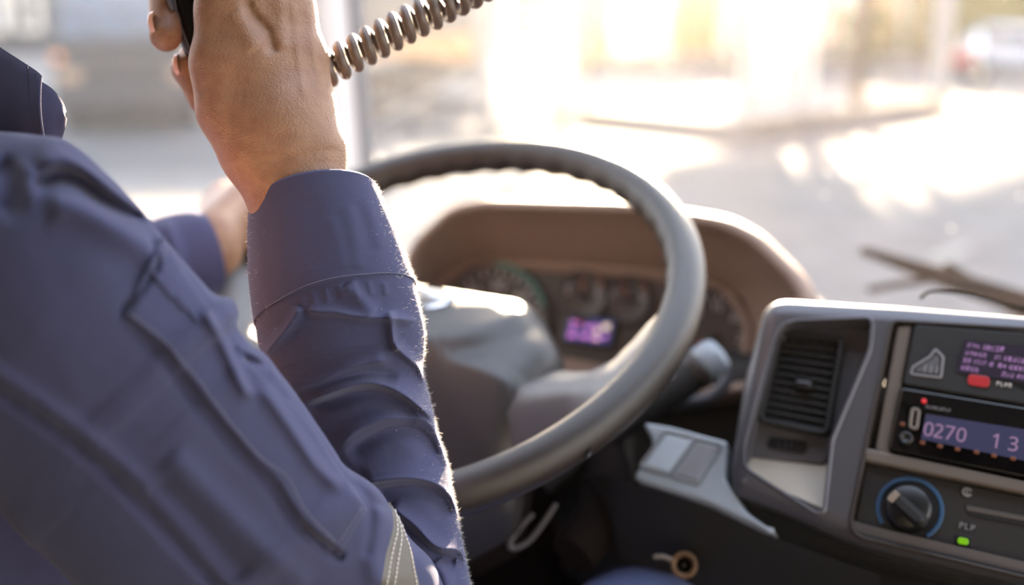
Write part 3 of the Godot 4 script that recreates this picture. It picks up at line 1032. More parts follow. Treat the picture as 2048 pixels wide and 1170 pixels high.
func build_dashboard() -> void:
	# ---- the dash body: a shelf up to the glass, a dark face down to the knees
	var prof := [[1.87, -1.06], [1.868, -1.1], [1.86, -1.2], [1.84, -1.44]]
	var face := [[1.87, -1.06], [1.86, -1.04], [1.84, -1.03], [1.78, -1.035], [1.66, -1.05], [1.56, -1.08], [1.5, -1.2], [1.4, -1.42]]
	var dash := thing("dashboard", "long dark dashboard under the windscreen, holding instruments and console", "dashboard", Vector3(0, 1.4, -1.4))
	for pr in [[prof, "dash_top", M.hood], [face, "lower_panel", M.dark]]:
		var rows := []
		for q in pr[0]:
			var row := PackedVector3Array()
			for k in 13:
				row.append(Vector3(lerpf(-0.95, 1.12, k / 12.0), q[0], q[1]))
			rows.append(row)
		part(pr[1], MB.new().grid(rows), pr[2], dash)

	part("lower_cover", MB.new().box(Vector3(-0.25, 1.86, -1.025), Vector3(0.36, 0.19, 0.08), Basis.IDENTITY, 0.02), M.dark, dash)
	build_binnacle()
	build_console()
	build_switch_panel()

	# ---- thin cable on top of the console
	var cp := smooth_path(path3([1842, 596, 1860, 583, 1905, 584, 1960, 594, 2060, 622, 2200, 660], [0.86, 0.87, 0.88, 0.87, 0.85, 0.82]), 6)
	lone("thin_cable", MB.new().tube(cp, 0.0014, 8), M.wiper, "thin dark cable looping over the top of the grey console", "cable")

	# ---- socket and thin lever below
	var so := P(1368, 1130, 0.835)
	var z := (EYE - so).normalized()
	var x := Vector3.UP.cross(z).normalized()
	var fr := Transform3D(Basis(x, z.cross(x), z), so)
	var turned := Basis(fr.basis.x, fr.basis.z, -fr.basis.y)
	var sock := thing("power_socket", "small brass ringed socket low on the dark panel above the knee", "socket", so)
	part("ring", MB.new().lathe(so, [[0.0055, -0.03], [0.0095, -0.03], [0.0105, 0.0], [0.0095, 0.002], [0.0065, 0.001], [0.0055, -0.004]], turned, 24), M.brass, sock)
	part("core", MB.new().lathe(so, [[0.0065, -0.012], [0.004, -0.008], [0.0, -0.007]], turned, 20), M.black, sock)
	part("lever", MB.new().tube(PackedVector3Array([fr * Vector3(-0.009, 0.003, 0), fr * Vector3(-0.016, 0.005, 0.003), fr * Vector3(-0.023, 0.004, 0.002)]), 0.002, 8), M.trim, sock)
	var lp := smooth_path(path3([1112, 1008, 1088, 1044, 1062, 1078, 1042, 1092, 1024, 1096, 1021, 1084, 1044, 1050, 1066, 1028], 0.9), 6)
	lone("wire_loop", MB.new().tube(lp, 0.0023, 8), mat(Color(0.3, 0.29, 0.3), 0.5, 0.2), "thin grey wire loop hanging in the dark below the wheel rim", "wire loop")
	# ---- dark knee guard and column foot
	var cf := path3([1200, 905, 1215, 960, 1190, 1050, 1145, 1110], [0.99, 0.96, 0.92, 0.9])
	lone("column_gaiter", MB.new().tube(smooth_path(cf, 5), 0.021, 14), M.wiper, "dark soft column gaiter hanging under the wheel rim", "gaiter")


func build_binnacle() -> void:
	var n := Vector3(0, 0.33, 0.944).normalized()
	var lip := Transform3D(Basis(Vector3.RIGHT, n.cross(Vector3.RIGHT), n), P(1100, 405, 1.165))
	var face := Transform3D(lip.basis, P(1170, 620, 1.2))
	var t := thing("instrument_binnacle", "dark hooded instrument binnacle seen through the steering wheel", "instrument panel", lip.origin)
	var lip2 := rounded(on_panel([806, 530, 826, 484, 900, 414, 965, 403, 1260, 411, 1450, 442, 1508, 474, 1626, 590, 1600, 770, 1200, 820, 830, 760], lip), [0.03, 0.05, 0.06, 0.08, 0.3, 0.1, 0.08, 0.1, 0.05, 0.1, 0.05], 0.004)
	var N := lip2.size()
	# the face outline takes the same number of points along matching directions
	var inner := rounded(on_panel([856, 600, 880, 556, 925, 530, 985, 516, 1290, 535, 1420, 555, 1470, 580, 1515, 650, 1490, 760, 1180, 800, 866, 730], face), [0.03, 0.03, 0.04, 0.04, 0.2, 0.1, 0.05, 0.05, 0.05, 0.1, 0.05], 0.004)
	var inner2 := resampled(inner, N)
	lip2 = resampled(lip2, N)
	var rows := []
	# outside of the hood, its rolled lip, then in to the face
	var steps := [[0.022, -0.2], [0.016, -0.1], [0.008, -0.02], [0.004, -0.006], [0.0, 0.0], [-0.005, 0.001], [-0.009, -0.003], [-0.0105, -0.012]]
	for s in steps:
		var o := MB.inset(lip2, -s[0])
		var row := PackedVector3Array()
		for p in o:
			var q := lip * Vector3(p.x, p.y, s[1])
			if s[1] < -0.05:
				q.y = maxf(q.y - 0.05, 1.93)
			row.append(q)
		rows.append(row)
	var last: PackedVector3Array = rows[rows.size() - 1]
	for f in [0.35, 0.7, 1.0]:
		var row := PackedVector3Array()
		for k in N:
			row.append(last[k].lerp(face * Vector3(inner2[k].x, inner2[k].y, 0.004), f))
		rows.append(row)
	part("hood", MB.new().grid(rows, true), M.hood, t)
	# step round the face
	var step_out := MB.inset(inner2, -0.003)
	part("face_plate", MB.new().slab(step_out, face, -0.02, 0.0), M.dial, t)
	var visor := MB.inset(inner2, 0.012)
	part("face_ring", MB.new().rings([[inner2, 0.0], [inner2, 0.006], [MB.inset(inner2, 0.004), 0.008], [visor, 0.002]], face), M.hood, t)
	part("lip_mark", MB.new().tube(smooth_path(PackedVector3Array([spot(lip, 868, 505, -0.02), spot(lip, 885, 470, -0.02), spot(lip, 930, 445, -0.02)]), 5), 0.003, 8), M.hood, t)

	var white := mat(Color(0.62, 0.6, 0.59), 0.6)
	var red := mat(Color(0.5, 0.22, 0.14), 0.6)
	var blue := mat(Color(0.25, 0.45, 0.55), 0.6)
	var dials := [[985, 650, 112, 215.0, -35.0, 13, "speed"], [1167, 592, 47, 190.0, -10.0, 5, "small"], [1258, 600, 44, 190.0, -10.0, 5, "small"], [1425, 676, 96, 215.0, -35.0, 13, "rev"]]
	var names := ["speedometer", "fuel_gauge", "temperature_gauge", "rev_counter"]
	for k in 4:
		var d: Array = dials[k]
		var c := spot(face, d[0], d[1], 0.002)
		var r := c.distance_to(spot(face, d[0] + d[2], d[1] + d[2] * 0.13, 0.002))
		var basis := Basis(face.basis.x, face.basis.z, -face.basis.y)
		var g := part(names[k], MB.new().lathe(c, [[r, 0.0], [r * 1.02, 0.004], [r * 0.97, 0.005], [r * 0.94, 0.001], [0.0, 0.001]], basis, 40), M.stem, t)
		var ticks := MB.new()
		var marks: int = d[5] * 2 - 1
		for i in marks:
			var a := deg_to_rad(lerpf(d[3], d[4], float(i) / (marks - 1)))
			var dir := face.basis * Vector3(cos(a), sin(a), 0)
			var long := 0.12 if i % 2 == 0 else 0.07
			ticks.box(c + dir * r * (0.9 - long * 0.5) + face.basis.z * 0.002, Vector3(r * long, r * 0.028, 0.0008), Basis(dir, face.basis.z.cross(dir), face.basis.z))
		part("tick_marks", ticks, white, g)
		var needle_at := deg_to_rad([200.0, 95.0, 120.0, 215.0][k])
		var nd := face.basis * Vector3(cos(needle_at), sin(needle_at), 0)
		part("needle", MB.new().beam(c - nd * r * 0.15 + face.basis.z * 0.005, c + nd * r * 0.78 + face.basis.z * 0.005, r * 0.045, 0.001, face.basis.z), red, g)
		part("needle_hub", MB.new().lathe(c, [[r * 0.13, 0.001], [r * 0.12, 0.007], [0.0, 0.008]], basis, 20), M.black, g)
		if d[6] == "small":
			for e in [[["E", "F"], ["C", "H"]][k - 1], [170.0, 10.0]].size():
				pass
			var pair: Array = [["E", "F"], ["C", "H"]][k - 1]
			for e in 2:
				var a := deg_to_rad([165.0, 15.0][e])
				text_part("letter", pair[e], r * 0.34, Transform3D(face.basis, c + face.basis * Vector3(cos(a), sin(a), 0) * r * 0.66 + face.basis.z * 0.002), white, g)
			arc_strip(part_mb(), c, face.basis, r * 0.86, r * 0.96, 60.0, 25.0, 0.0018, "red_zone", red, g)
		else:
			var count := 7
			for e in count:
				var a := deg_to_rad(lerpf(d[3], d[4], float(e) / (count - 1)))
				var words := str(e * 20) if d[6] == "speed" else str(e * 5)
				text_part("numeral", words, r * 0.17, Transform3D(face.basis, c + face.basis * Vector3(cos(a), sin(a), 0) * r * 0.64 + face.basis.z * 0.002), white, g)
			if d[6] == "speed":
				arc_strip(part_mb(), c, face.basis, r * 0.93, r * 1.0, 95.0, 25.0, 0.006, "green_arc", mat(Color(0.16, 0.36, 0.32), 0.5), g)
				arc_strip(part_mb(), c, face.basis, r * 0.93, r * 1.0, 215.0, 150.0, 0.006, "blue_arc", blue, g)
			else:
				arc_strip(part_mb(), c, face.basis, r * 0.93, r * 1.0, 15.0, -35.0, 0.006, "red_zone", red, g)
	# ---- the little display
	var scr := on_panel([1139, 632, 1228, 642, 1218, 690, 1128, 679], face, 0.003)
	var sh := rounded(scr, 0.002, 0.004)
	part("display_bezel", MB.new().rings([[MB.inset(sh, -0.004), 0.0], [MB.inset(sh, -0.003), 0.004], [sh, 0.003]], face), M.black, t)
	var S := 48
	var H := 28
	var im := Image.create(S, H, false, Image.FORMAT_RGB8)
	im.fill(Color(0.2, 0.22, 0.42))
	var pink := Color(0.85, 0.5, 0.85)
	var pale := Color(1.0, 0.88, 0.78)
	for q in [[3, 3, 6, 6, pink], [4, 11, 5, 5, pink], [3, 19, 8, 6, pink], [10, 4, 4, 4, Color(0.9, 0.15, 0.2)], [18, 8, 7, 5, pink], [26, 7, 8, 4, pink], [30, 11, 5, 6, pale], [37, 4, 8, 7, pale], [15, 19, 10, 5, pink], [27, 19, 11, 6, pink], [31, 21, 5, 3, pale], [39, 17, 6, 4, pink]]:
		im.fill_rect(Rect2i(q[0], q[1], q[2], q[3]), q[4])
	var sm := mat(Color(0.02, 0.02, 0.02), 0.3)
	sm.emission_enabled = true
	sm.emission = Color(1, 1, 1)
	sm.emission_operator = BaseMaterial3D.EMISSION_OP_MULTIPLY
	sm.emission_texture = ImageTexture.create_from_image(im)
	sm.emission_energy_multiplier = 0.75
	quad_screen("display_screen", scr, face, 0.003, sm, t)


func part_mb() -> MB:
	return MB.new()


func quad_screen(called: String, q: PackedVector2Array, fr: Transform3D, z: float, m: Material, parent: Node) -> void:
	# corners: upper left, upper right, lower right, lower left
	var mb := MB.new()
	var c: Array[Vector3] = []
	for p in q:
		c.append(fr * Vector3(p.x, p.y, z))
	mb.tri(c[0], c[1], c[2], fr.basis.z)
	mb.tri(c[0], c[2], c[3], fr.basis.z)
	mb.uv = PackedVector2Array([Vector2(0, 0), Vector2(1, 0), Vector2(1, 1), Vector2(0, 0), Vector2(1, 1), Vector2(0, 1)])
	part(called, mb, m, parent)


func arc_strip(mb: MB, c: Vector3, b: Basis, r0: float, r1: float, a0: float, a1: float, z: float, called: String, m: Material, parent: Node) -> MeshInstance3D:
	var rows := [PackedVector3Array(), PackedVector3Array(), PackedVector3Array(), PackedVector3Array()]
	for k in 33:
		var a := deg_to_rad(lerpf(a0, a1, k / 32.0))
		var dir := b * Vector3(cos(a), sin(a), 0)
		rows[0].append(c + dir * r0 + b.z * (z - 0.001))
		rows[1].append(c + dir * lerpf(r0, r1, 0.1) + b.z * z)
		rows[2].append(c + dir * lerpf(r0, r1, 0.9) + b.z * z)
		rows[3].append(c + dir * r1 + b.z * (z - 0.001))
	return part(called, mb.grid(rows), m, parent)


func resampled(o: PackedVector2Array, count: int) -> PackedVector2Array:
	# even steps, starting at the outline's leftmost point so that two outlines match
	var start := 0
	for k in o.size():
		if o[k].x < o[start].x:
			start = k
	var total := 0.0
	for k in o.size():
		total += o[k].distance_to(o[(k + 1) % o.size()])
	var out := PackedVector2Array()
	var k := 0
	var gone := 0.0
	for i in count:
		var want := total * i / count
		while true:
			var a := o[(start + k) % o.size()]
			var b := o[(start + k + 1) % o.size()]
			var l := a.distance_to(b)
			if gone + l >= want or k >= o.size() * 2:
				out.append(a.lerp(b, clampf((want - gone) / maxf(l, 1e-9), 0, 1)))
				break
			gone += l
			k += 1
	return out


func build_console() -> void:
	var tilt := deg_to_rad(32.0)
	var n := Vector3(0, sin(tilt), cos(tilt))
	var fr := Transform3D(Basis(Vector3.RIGHT, n.cross(Vector3.RIGHT), n), P(1750, 800, 0.80))
	var t := thing("centre_console", "silver grey centre console with air vent, radios and heater knob", "console", fr.origin)
	var outline := rounded(on_panel([1526, 588, 1800, 604, 2060, 624, 2560, 664, 2560, 1275, 2048, 1170, 1700, 1086, 1550, 1020, 1458, 985, 1454, 930, 1480, 760], fr), [0.022, 0.2, 0.3, 0.02, 0.02, 0.3, 0.2, 0.08, 0.012, 0.02, 0.2], 0.004)
	var vent := rounded(on_panel([1560, 645, 1743, 638, 1736, 700, 1660, 880, 1645, 1020, 1634, 1024, 1490, 932, 1492, 890], fr), [0.02, 0.005, 0.03, 0.03, 0.004, 0.006, 0.012, 0.03], 0.003)
	var bay := rounded(on_panel([1787, 645, 2540, 690, 2540, 1262, 2048, 1150, 1700, 1066], fr), [0.004, 0.01, 0.01, 0.2, 0.012], 0.004)
	var b := 0.015
	var body := MB.new()
	body.rings([[MB.inset(outline, 0.012), -0.2], [outline, -0.06], [outline, -b]] + bevel_steps(outline, b), fr)
	body.face(MB.inset(outline, b), [vent, bay], fr, 0.0)
	part("bezel", body, M.silver, t)
	# lips round the openings, then their walls
	for h in [vent, bay]:
		part("opening_lip", MB.new().rings([[MB.inset(h, -0.003), 0.0], [MB.inset(h, -0.002), 0.0012], [MB.inset(h, -0.0005), 0.0014], [h, 0.0], [h, -0.012]], fr), M.silver if h == vent else M.stem, t)
	# ---- vent: floor sloping out below, grille above
	var deep := MB.inset(vent, 0.004)
	part("vent_wall", MB.new().rings([[vent, -0.012], [deep, -0.055]], fr), M.silver, t)
	part("vent_back", MB.new().face(deep, [], fr, -0.055), M.dark, t)
	part("vent_panel", MB.new().slab(rounded(on_panel([1545, 640, 1752, 632, 1742, 700, 1668, 876, 1652, 930, 1484, 918, 1488, 880], fr, -0.02), [0.02, 0.005, 0.03, 0.03, 0.006, 0.006, 0.03], 0.003), fr, -0.04, -0.02, 0.003), M.silver, t)
	var gf := Transform3D(fr.basis, fr * Vector3(0, 0, -0.02))
	var go := rounded(on_panel([1561, 664, 1694, 680, 1660, 878, 1517, 848], gf), 0.007, 0.004)
	var grille := part("air_vent", MB.new().slab(MB.inset(go, 0.0), gf, -0.01, 0.0), M.black, t)
	part("frame", MB.new().rings([[go, -0.004], [go, 0.008], [MB.inset(go, 0.001), 0.0095], [MB.inset(go, 0.003), 0.0095], [MB.inset(go, 0.004), 0.008], [MB.inset(go, 0.004), 0.0]], gf), M.dark, grille)
	for k in 11:
		var f := (k + 1) / 12.0
		var l := spot(gf, lerpf(1562, 1521, f), lerpf(668, 848, f), 0.003)
		var r := spot(gf, lerpf(1690, 1660, f), lerpf(684, 876, f), 0.003)
		part("slat", MB.new().beam(l, r, 0.0075, 0.0016, (gf.basis.y + gf.basis.z * 0.9).normalized()), M.dark, grille)
	var bar := Transform3D(gf.basis, spot(gf, 1608, 770, 0.008))
	part("vane_tab", MB.new().box(bar.origin, Vector3(0.014, 0.007, 0.008), bar.basis, 0.002), M.black, grille)
	var so := rounded(on_panel([1540, 874, 1616, 884, 1611, 908, 1534, 896], gf), 0.003, 0.004)
	var slider := part("vent_slider", MB.new().slab(so, gf, -0.01, 0.0015, 0.0006), M.black, t)
	for k in 3:
		part("ridge", MB.new().box(spot(gf, 1558 + 12 * k, 889 + 2 * k, 0.002), Vector3(0.0018, 0.006, 0.003), gf.basis, 0.0005), M.dark, slider)
	# the scoop below the grille
	var rows := []
	for k in 9:
		var f := k / 8.0
		var z: float = lerpf(-0.024, -0.002, f)
		rows.append(PackedVector3Array([spot(fr, lerpf(1486, 1500, f), lerpf(900, 940, f), z), spot(fr, lerpf(1500, 1560, f), lerpf(905, 980, f), z), spot(fr, lerpf(1580, 1600, f), lerpf(915, 1003, f), z), spot(fr, lerpf(1656, 1645, f), lerpf(925, 1019, f), z)]))
	part("scoop", MB.new().grid(rows), M.scoop, t)

	# ---- the bay for the radios
	var floor_ := MB.inset(bay, 0.0005)
	part("bay_floor", MB.new().face(floor_, [], fr, -0.012), M.black, t)
	part("upright_trim", MB.new().slab(on_panel([1794, 650, 1824, 650, 1777, 904, 1749, 900], fr), fr, -0.012, -0.001, 0.002), M.trim, t)
	part("cross_trim", MB.new().slab(on_panel([1733, 896, 2540, 1062, 2540, 1090, 1729, 922], fr), fr, -0.012, 0.001, 0.002), M.trim, t)

	# ---- upper unit
	var up := rounded(on_panel([1830, 650, 2540, 706, 2540, 892, 1806, 770], fr), 0.003, 0.006)
	var unit := thing("radio_unit", "black two-way radio unit with lilac text screen and red button", "radio", spot(fr, 1830, 770))
	part("front_panel", MB.new().slab(up, fr, -0.012, 0.002, 0.0015), M.dark, unit)
	var zf := 0.0025
	var sq := on_panel([1930, 680, 2250, 715, 2236, 796, 1912, 744], fr, zf)
	quad_screen("text_screen", sq, fr, zf + 0.0005, text_screen(), unit)
	var hz := MB.new()
	var tri_o := rounded(on_panel([1818, 750, 1824, 732, 1858, 712, 1871, 694, 1889, 714, 1884, 758], fr, zf), 0.0022, 0.002)
	hz.rings([[tri_o, zf - 0.002], [tri_o, zf], [MB.inset(tri_o, 0.0009), zf + 0.0006], [MB.inset(tri_o, 0.0018), zf]], fr)
	var grey_print := mat(Color(0.46, 0.45, 0.46), 0.6)
	var em := part("triangle_key", hz, grey_print, unit)
	var tri_i := MB.inset(tri_o, 0.0032)
	part("triangle_core", MB.new().slab(tri_i, fr, zf - 0.001, zf + 0.0004), mat(Color(0.3, 0.3, 0.31), 0.6), em)
	for k in 3:
		part("key_stroke", MB.new().box(spot(fr, 1850 + 12 * k, 737 + k * 1.5, zf + 0.0007), Vector3(0.0012, 0.0055, 0.0006), fr.basis), grey_print, em)
	var rb := rounded(on_panel([1937, 748, 1980, 754, 1978, 775, 1935, 769], fr, zf), 0.003, 0.003)
	part("red_button_lamp", MB.new().slab(rb, fr, zf - 0.002, zf + 0.001, 0.0006), glow(Color(0.85, 0.2, 0.23), 0.4), unit)
	glyph_row(4, 0.003, at_spot(fr, 2008, 769, zf + 0.0004), M.print, unit)
	glyph_row(3, 0.003, at_spot(fr, 2062, 778, zf + 0.0004), M.print, unit)

	# ---- lower radio
	var lo := rounded(on_panel([1803, 776, 2540, 896, 2540, 1055, 1777, 902], fr), 0.003, 0.006)
	var radio := thing("car_radio", "black car radio with blue display and lilac digits", "radio", spot(fr, 1777, 902))
	part("front_panel", MB.new().slab(lo, fr, -0.012, 0.003, 0.0015), M.gloss, radio)
	zf = 0.0035
	var disp := on_panel([1852, 828, 2200, 882, 2186, 950, 1842, 878], fr, zf)
	quad_screen("display_screen", disp, fr, zf, glow(Color(0.24, 0.24, 0.38), 0.5), radio)
	var lilac := glow(Color(0.76, 0.6, 0.76), 0.42)
	text_part("digits", "0270", 0.0098, at_spot(fr, 1889, 865, zf + 0.0005), lilac, radio)
	text_part("digits", "1 3", 0.0098, at_spot(fr, 2010, 886, zf + 0.0005), lilac, radio)
	var rl := spot(fr, 1848, 802, zf)
	part("red_lamp", MB.new().lathe(rl, [[0.0017, -0.001], [0.0017, 0.0004], [0.0, 0.0008]], Basis(fr.basis.x, fr.basis.z, -fr.basis.y), 14), glow(Color(0.9, 0.16, 0.2), 0.7), radio)
	glyph_row(9, 0.0022, at_spot(fr, 1876, 817, zf + 0.0003), grey_print, radio)
	var ov := rounded(on_panel([1822, 814, 1842, 818, 1836, 862, 1816, 857], fr, zf), 0.0032, 0.002)
	part("volume_rocker", MB.new().rings([[ov, zf - 0.001], [ov, zf + 0.001], [MB.inset(ov, 0.001), zf + 0.0015], [MB.inset(ov, 0.0022), zf + 0.001], [MB.inset(ov, 0.0024), zf - 0.0005]], fr), mat(Color(0.4, 0.37, 0.34), 0.4), radio)
	var amber := glow(Color(0.75, 0.4, 0.22), 0.18)
	for q in [[1805, 848], [1822, 877], [1845, 885], [1880, 892], [1915, 898], [1953, 904], [1988, 911], [2026, 917]]:
		part("preset_key_lamp", MB.new().box(spot(fr, q[0], q[1], zf), Vector3(0.0034, 0.0026, 0.0012), fr.basis, 0.0005), amber, radio)
	part("tuning_dial", MB.new().lathe(spot(fr, 1812, 877, zf), [[0.005, -0.001], [0.0048, 0.002], [0.003, 0.0022], [0.0028, 0.001], [0.0, 0.001]], Basis(fr.basis.x, fr.basis.z, -fr.basis.y), 20), M.black, radio)

	# ---- heater panel
	var hp := rounded(on_panel([1731, 926, 2540, 1096, 2540, 1255, 2048, 1147, 1708, 1062], fr), [0.003, 0.003, 0.003, 0.1, 0.008], 0.006)
	var heat := thing("heater_panel", "dark heater panel with round knob, slider and green lamp", "heater control", spot(fr, 1708, 1062))
	part("front_panel", MB.new().slab(hp, fr, -0.012, -0.006), mat(Color(0.12, 0.11, 0.11), 0.5), heat)
	zf = -0.0055
	var kc := spot(fr, 1819, 1018, zf)
	var kb := Basis(fr.basis.x, fr.basis.z, -fr.basis.y)
	var kr := kc.distance_to(spot(fr, 1884, 1030, zf))
	arc_strip(MB.new(), kc, fr.basis, kr * 0.92, kr * 1.06, 222.0, -48.0, 0.0012, "blue_scale", mat(Color(0.13, 0.27, 0.4), 0.5), heat)
	var knob := part("heater_knob", MB.new().lathe(kc, [[kr * 0.8, 0.0], [kr * 0.8, 0.003], [kr * 0.74, 0.008], [kr * 0.62, 0.011], [0.0, 0.0115]], kb, 36), M.black, heat)
	var ga := spot(fr, 1784, 992, zf + 0.014)
	var gb := spot(fr, 1850, 1050, zf + 0.014)
	part("grip", MB.new().beam(ga, gb, 0.0105, 0.014, fr.basis.z, 0.003), M.dark, knob)
	part("pointer", MB.new().beam(ga, ga.lerp(gb, 0.16), 0.0085, 0.0016, fr.basis.z, 0.0005).box(ga, Vector3(0.001, 0.001, 0.001)), mat(Color(0.5, 0.45, 0.4), 0.5), knob)
	for o in knob.get_children():
		if str(o.name).begins_with("pointer"):
			(o as Node3D).position += fr.basis.z * 0.0072
	part("slider_slot", MB.new().beam(spot(fr, 1932, 1016, zf), spot(fr, 2180, 1062, zf), 0.004, 0.002, fr.basis.z, 0.0006), mat(Color(0.3, 0.28, 0.27), 0.4), heat)
	part("slider_groove", MB.new().beam(spot(fr, 1940, 1026, zf), spot(fr, 2180, 1071, zf), 0.003, 0.001, fr.basis.z), mat(Color(0.02, 0.02, 0.02), 0.8), heat)
	glyph_row(3, 0.0042, at_spot(fr, 1934, 1053, zf + 0.0004), grey_print, heat)
	arc_strip(MB.new(), spot(fr, 1934, 984, zf), fr.basis, 0.0018, 0.0034, 20.0, 340.0, 0.0008, "fan_symbol", grey_print, heat)
	part("symbol_stem", MB.new().box(spot(fr, 1934, 984, zf + 0.0006), Vector3(0.0012, 0.0056, 0.0005), fr.basis), grey_print, heat)
	var gl := rounded(on_panel([1916, 1074, 1938, 1078, 1937, 1091, 1915, 1087], fr, zf), 0.0021, 0.002)
	part("lamp_surround", MB.new().slab(MB.inset(gl, -0.002), fr, zf - 0.001, zf + 0.0006, 0.0004), M.black, heat)
	part("green_lamp", MB.new().slab(gl, fr, zf, zf + 0.0012, 0.0005), glow(Color(0.42, 0.66, 0.0), 0.85), heat)


func bevel_steps(o: PackedVector2Array, b: float) -> Array:
	var out := []
	for k in [18.0, 36.0, 54.0, 72.0, 90.0]:
		var a := deg_to_rad(k)
		out.append([MB.inset(o, b * (1.0 - cos(a))), -b * (1.0 - sin(a))])
	return out


func text_screen() -> StandardMaterial3D:
	# four rows of small blurred characters, as on the radio's screen
	var im := Image.create(160, 56, false, Image.FORMAT_RGB8)
	im.fill(Color(0.16, 0.13, 0.19))
	var r := RandomNumberGenerator.new()
	r.seed = 5
	var runs := [[[4, 40]], [[4, 24], [34, 150]], [[4, 34], [40, 150]], [[4, 20], [46, 150]]]
	for row in 4:
		for run in runs[row]:
			var x: int = run[0]
			while x < run[1]:
				var w := r.randi_range(3, 4)
				for y in 8:
					for k in w:
						if r.randf() < 0.62:
							im.set_pixel(x + k, 4 + row * 13 + y, Color(0.62, 0.46, 0.66))
				x += w + (1 if r.randf() < 0.85 else 3)
	var m := mat(Color(0.02, 0.02, 0.02), 0.3)
	m.emission_enabled = true
	m.emission = Color(1, 1, 1)
	m.emission_operator = BaseMaterial3D.EMISSION_OP_MULTIPLY
	m.emission_texture = ImageTexture.create_from_image(im)
	m.emission_energy_multiplier = 0.8
	return m


# print too small to read: a row of small upright strokes
func glyph_row(count: int, high: float, at: Transform3D, m: Material, parent: Node) -> void:
	var mb := MB.new()
	for k in count:
		var x := (k - (count - 1) * 0.5) * high * 0.86
		mb.box(at * Vector3(x - high * 0.2, 0, 0), Vector3(high * 0.17, high, 0.0004), at.basis)
		if k % 3 != 1:
			mb.box(at * Vector3(x + high * 0.2, high * (0.0 if k % 2 else 0.2), 0), Vector3(high * 0.17, high * (1.0 if k % 2 else 0.6), 0.0004), at.basis)
		mb.box(at * Vector3(x, high * [0.42, -0.42, 0.0][k % 3], 0), Vector3(high * 0.5, high * 0.17, 0.0004), at.basis)
	part("lettering", mb, m, parent)


func build_switch_panel() -> void:
	var n := Vector3(0, 0.72, 0.69).normalized()
	var fr := Transform3D(Basis(Vector3.RIGHT, n.cross(Vector3.RIGHT), n), P(1380, 920, 0.86))
	var t := thing("switch_panel", "pale silver panel with two blank rocker switches right of the wheel", "switch panel", fr.origin)
	var o := rounded(on_panel([1283, 843, 1340, 852, 1455, 882, 1452, 958, 1492, 1022, 1556, 1066, 1530, 1060, 1410, 1003, 1262, 955, 1300, 908, 1305, 880], fr), [0.003, 0.02, 0.004, 0.01, 0.04, 0.004, 0.02, 0.05, 0.006, 0.02, 0.02], 0.003)
	part("panel", MB.new().slab(o, fr, -0.02, 0.0, 0.003), M.switch, t)
	part("side_skirt", MB.new().rings([[MB.inset(o, -0.001), -0.012], [MB.inset(o, -0.004), -0.06]], fr), M.dark, t)
	for q in [[1333, 868, 1388, 880, 1338, 948, 1284, 932, Color(0.66, 0.7, 0.75)], [1396, 884, 1440, 894, 1396, 966, 1346, 951, Color(0.5, 0.5, 0.53)]]:
		var s := rounded(on_panel([q[0], q[1], q[2], q[3], q[4], q[5], q[6], q[7]], fr), 0.0015, 0.003)
		var well := part("switch_frame", MB.new().rings([[MB.inset(s, -0.003), 0.0], [MB.inset(s, -0.002), 0.0016], [MB.inset(s, -0.0005), 0.0], [s, -0.003]], fr), mat(Color(0.4, 0.41, 0.43), 0.45), t)
		part("switch_cap", MB.new().slab(MB.inset(s, 0.0012), fr, -0.004, 0.0012, 0.001), mat(q[8], 0.4, 0.2), well)
	# dark face from its front edge down and away
	var a := path3([930, 900, 1110, 935, 1240, 958, 1410, 1008, 1560, 1080, 1760, 1150], [1.12, 1.02, 0.875, 0.845, 0.81, 0.765])
	var rows := []
	for k in 6:
		var f := k / 5.0
		var row := PackedVector3Array()
		for p in a:
			row.append(p + Vector3(0, -0.3 * f, -0.3 * f * f + 0.02 * sin(f * PI)))
		rows.append(row)
	lone("knee_panel", MB.new().grid(rows), M.dark, "dark curved knee panel hanging below the silver switch panel", "trim panel")


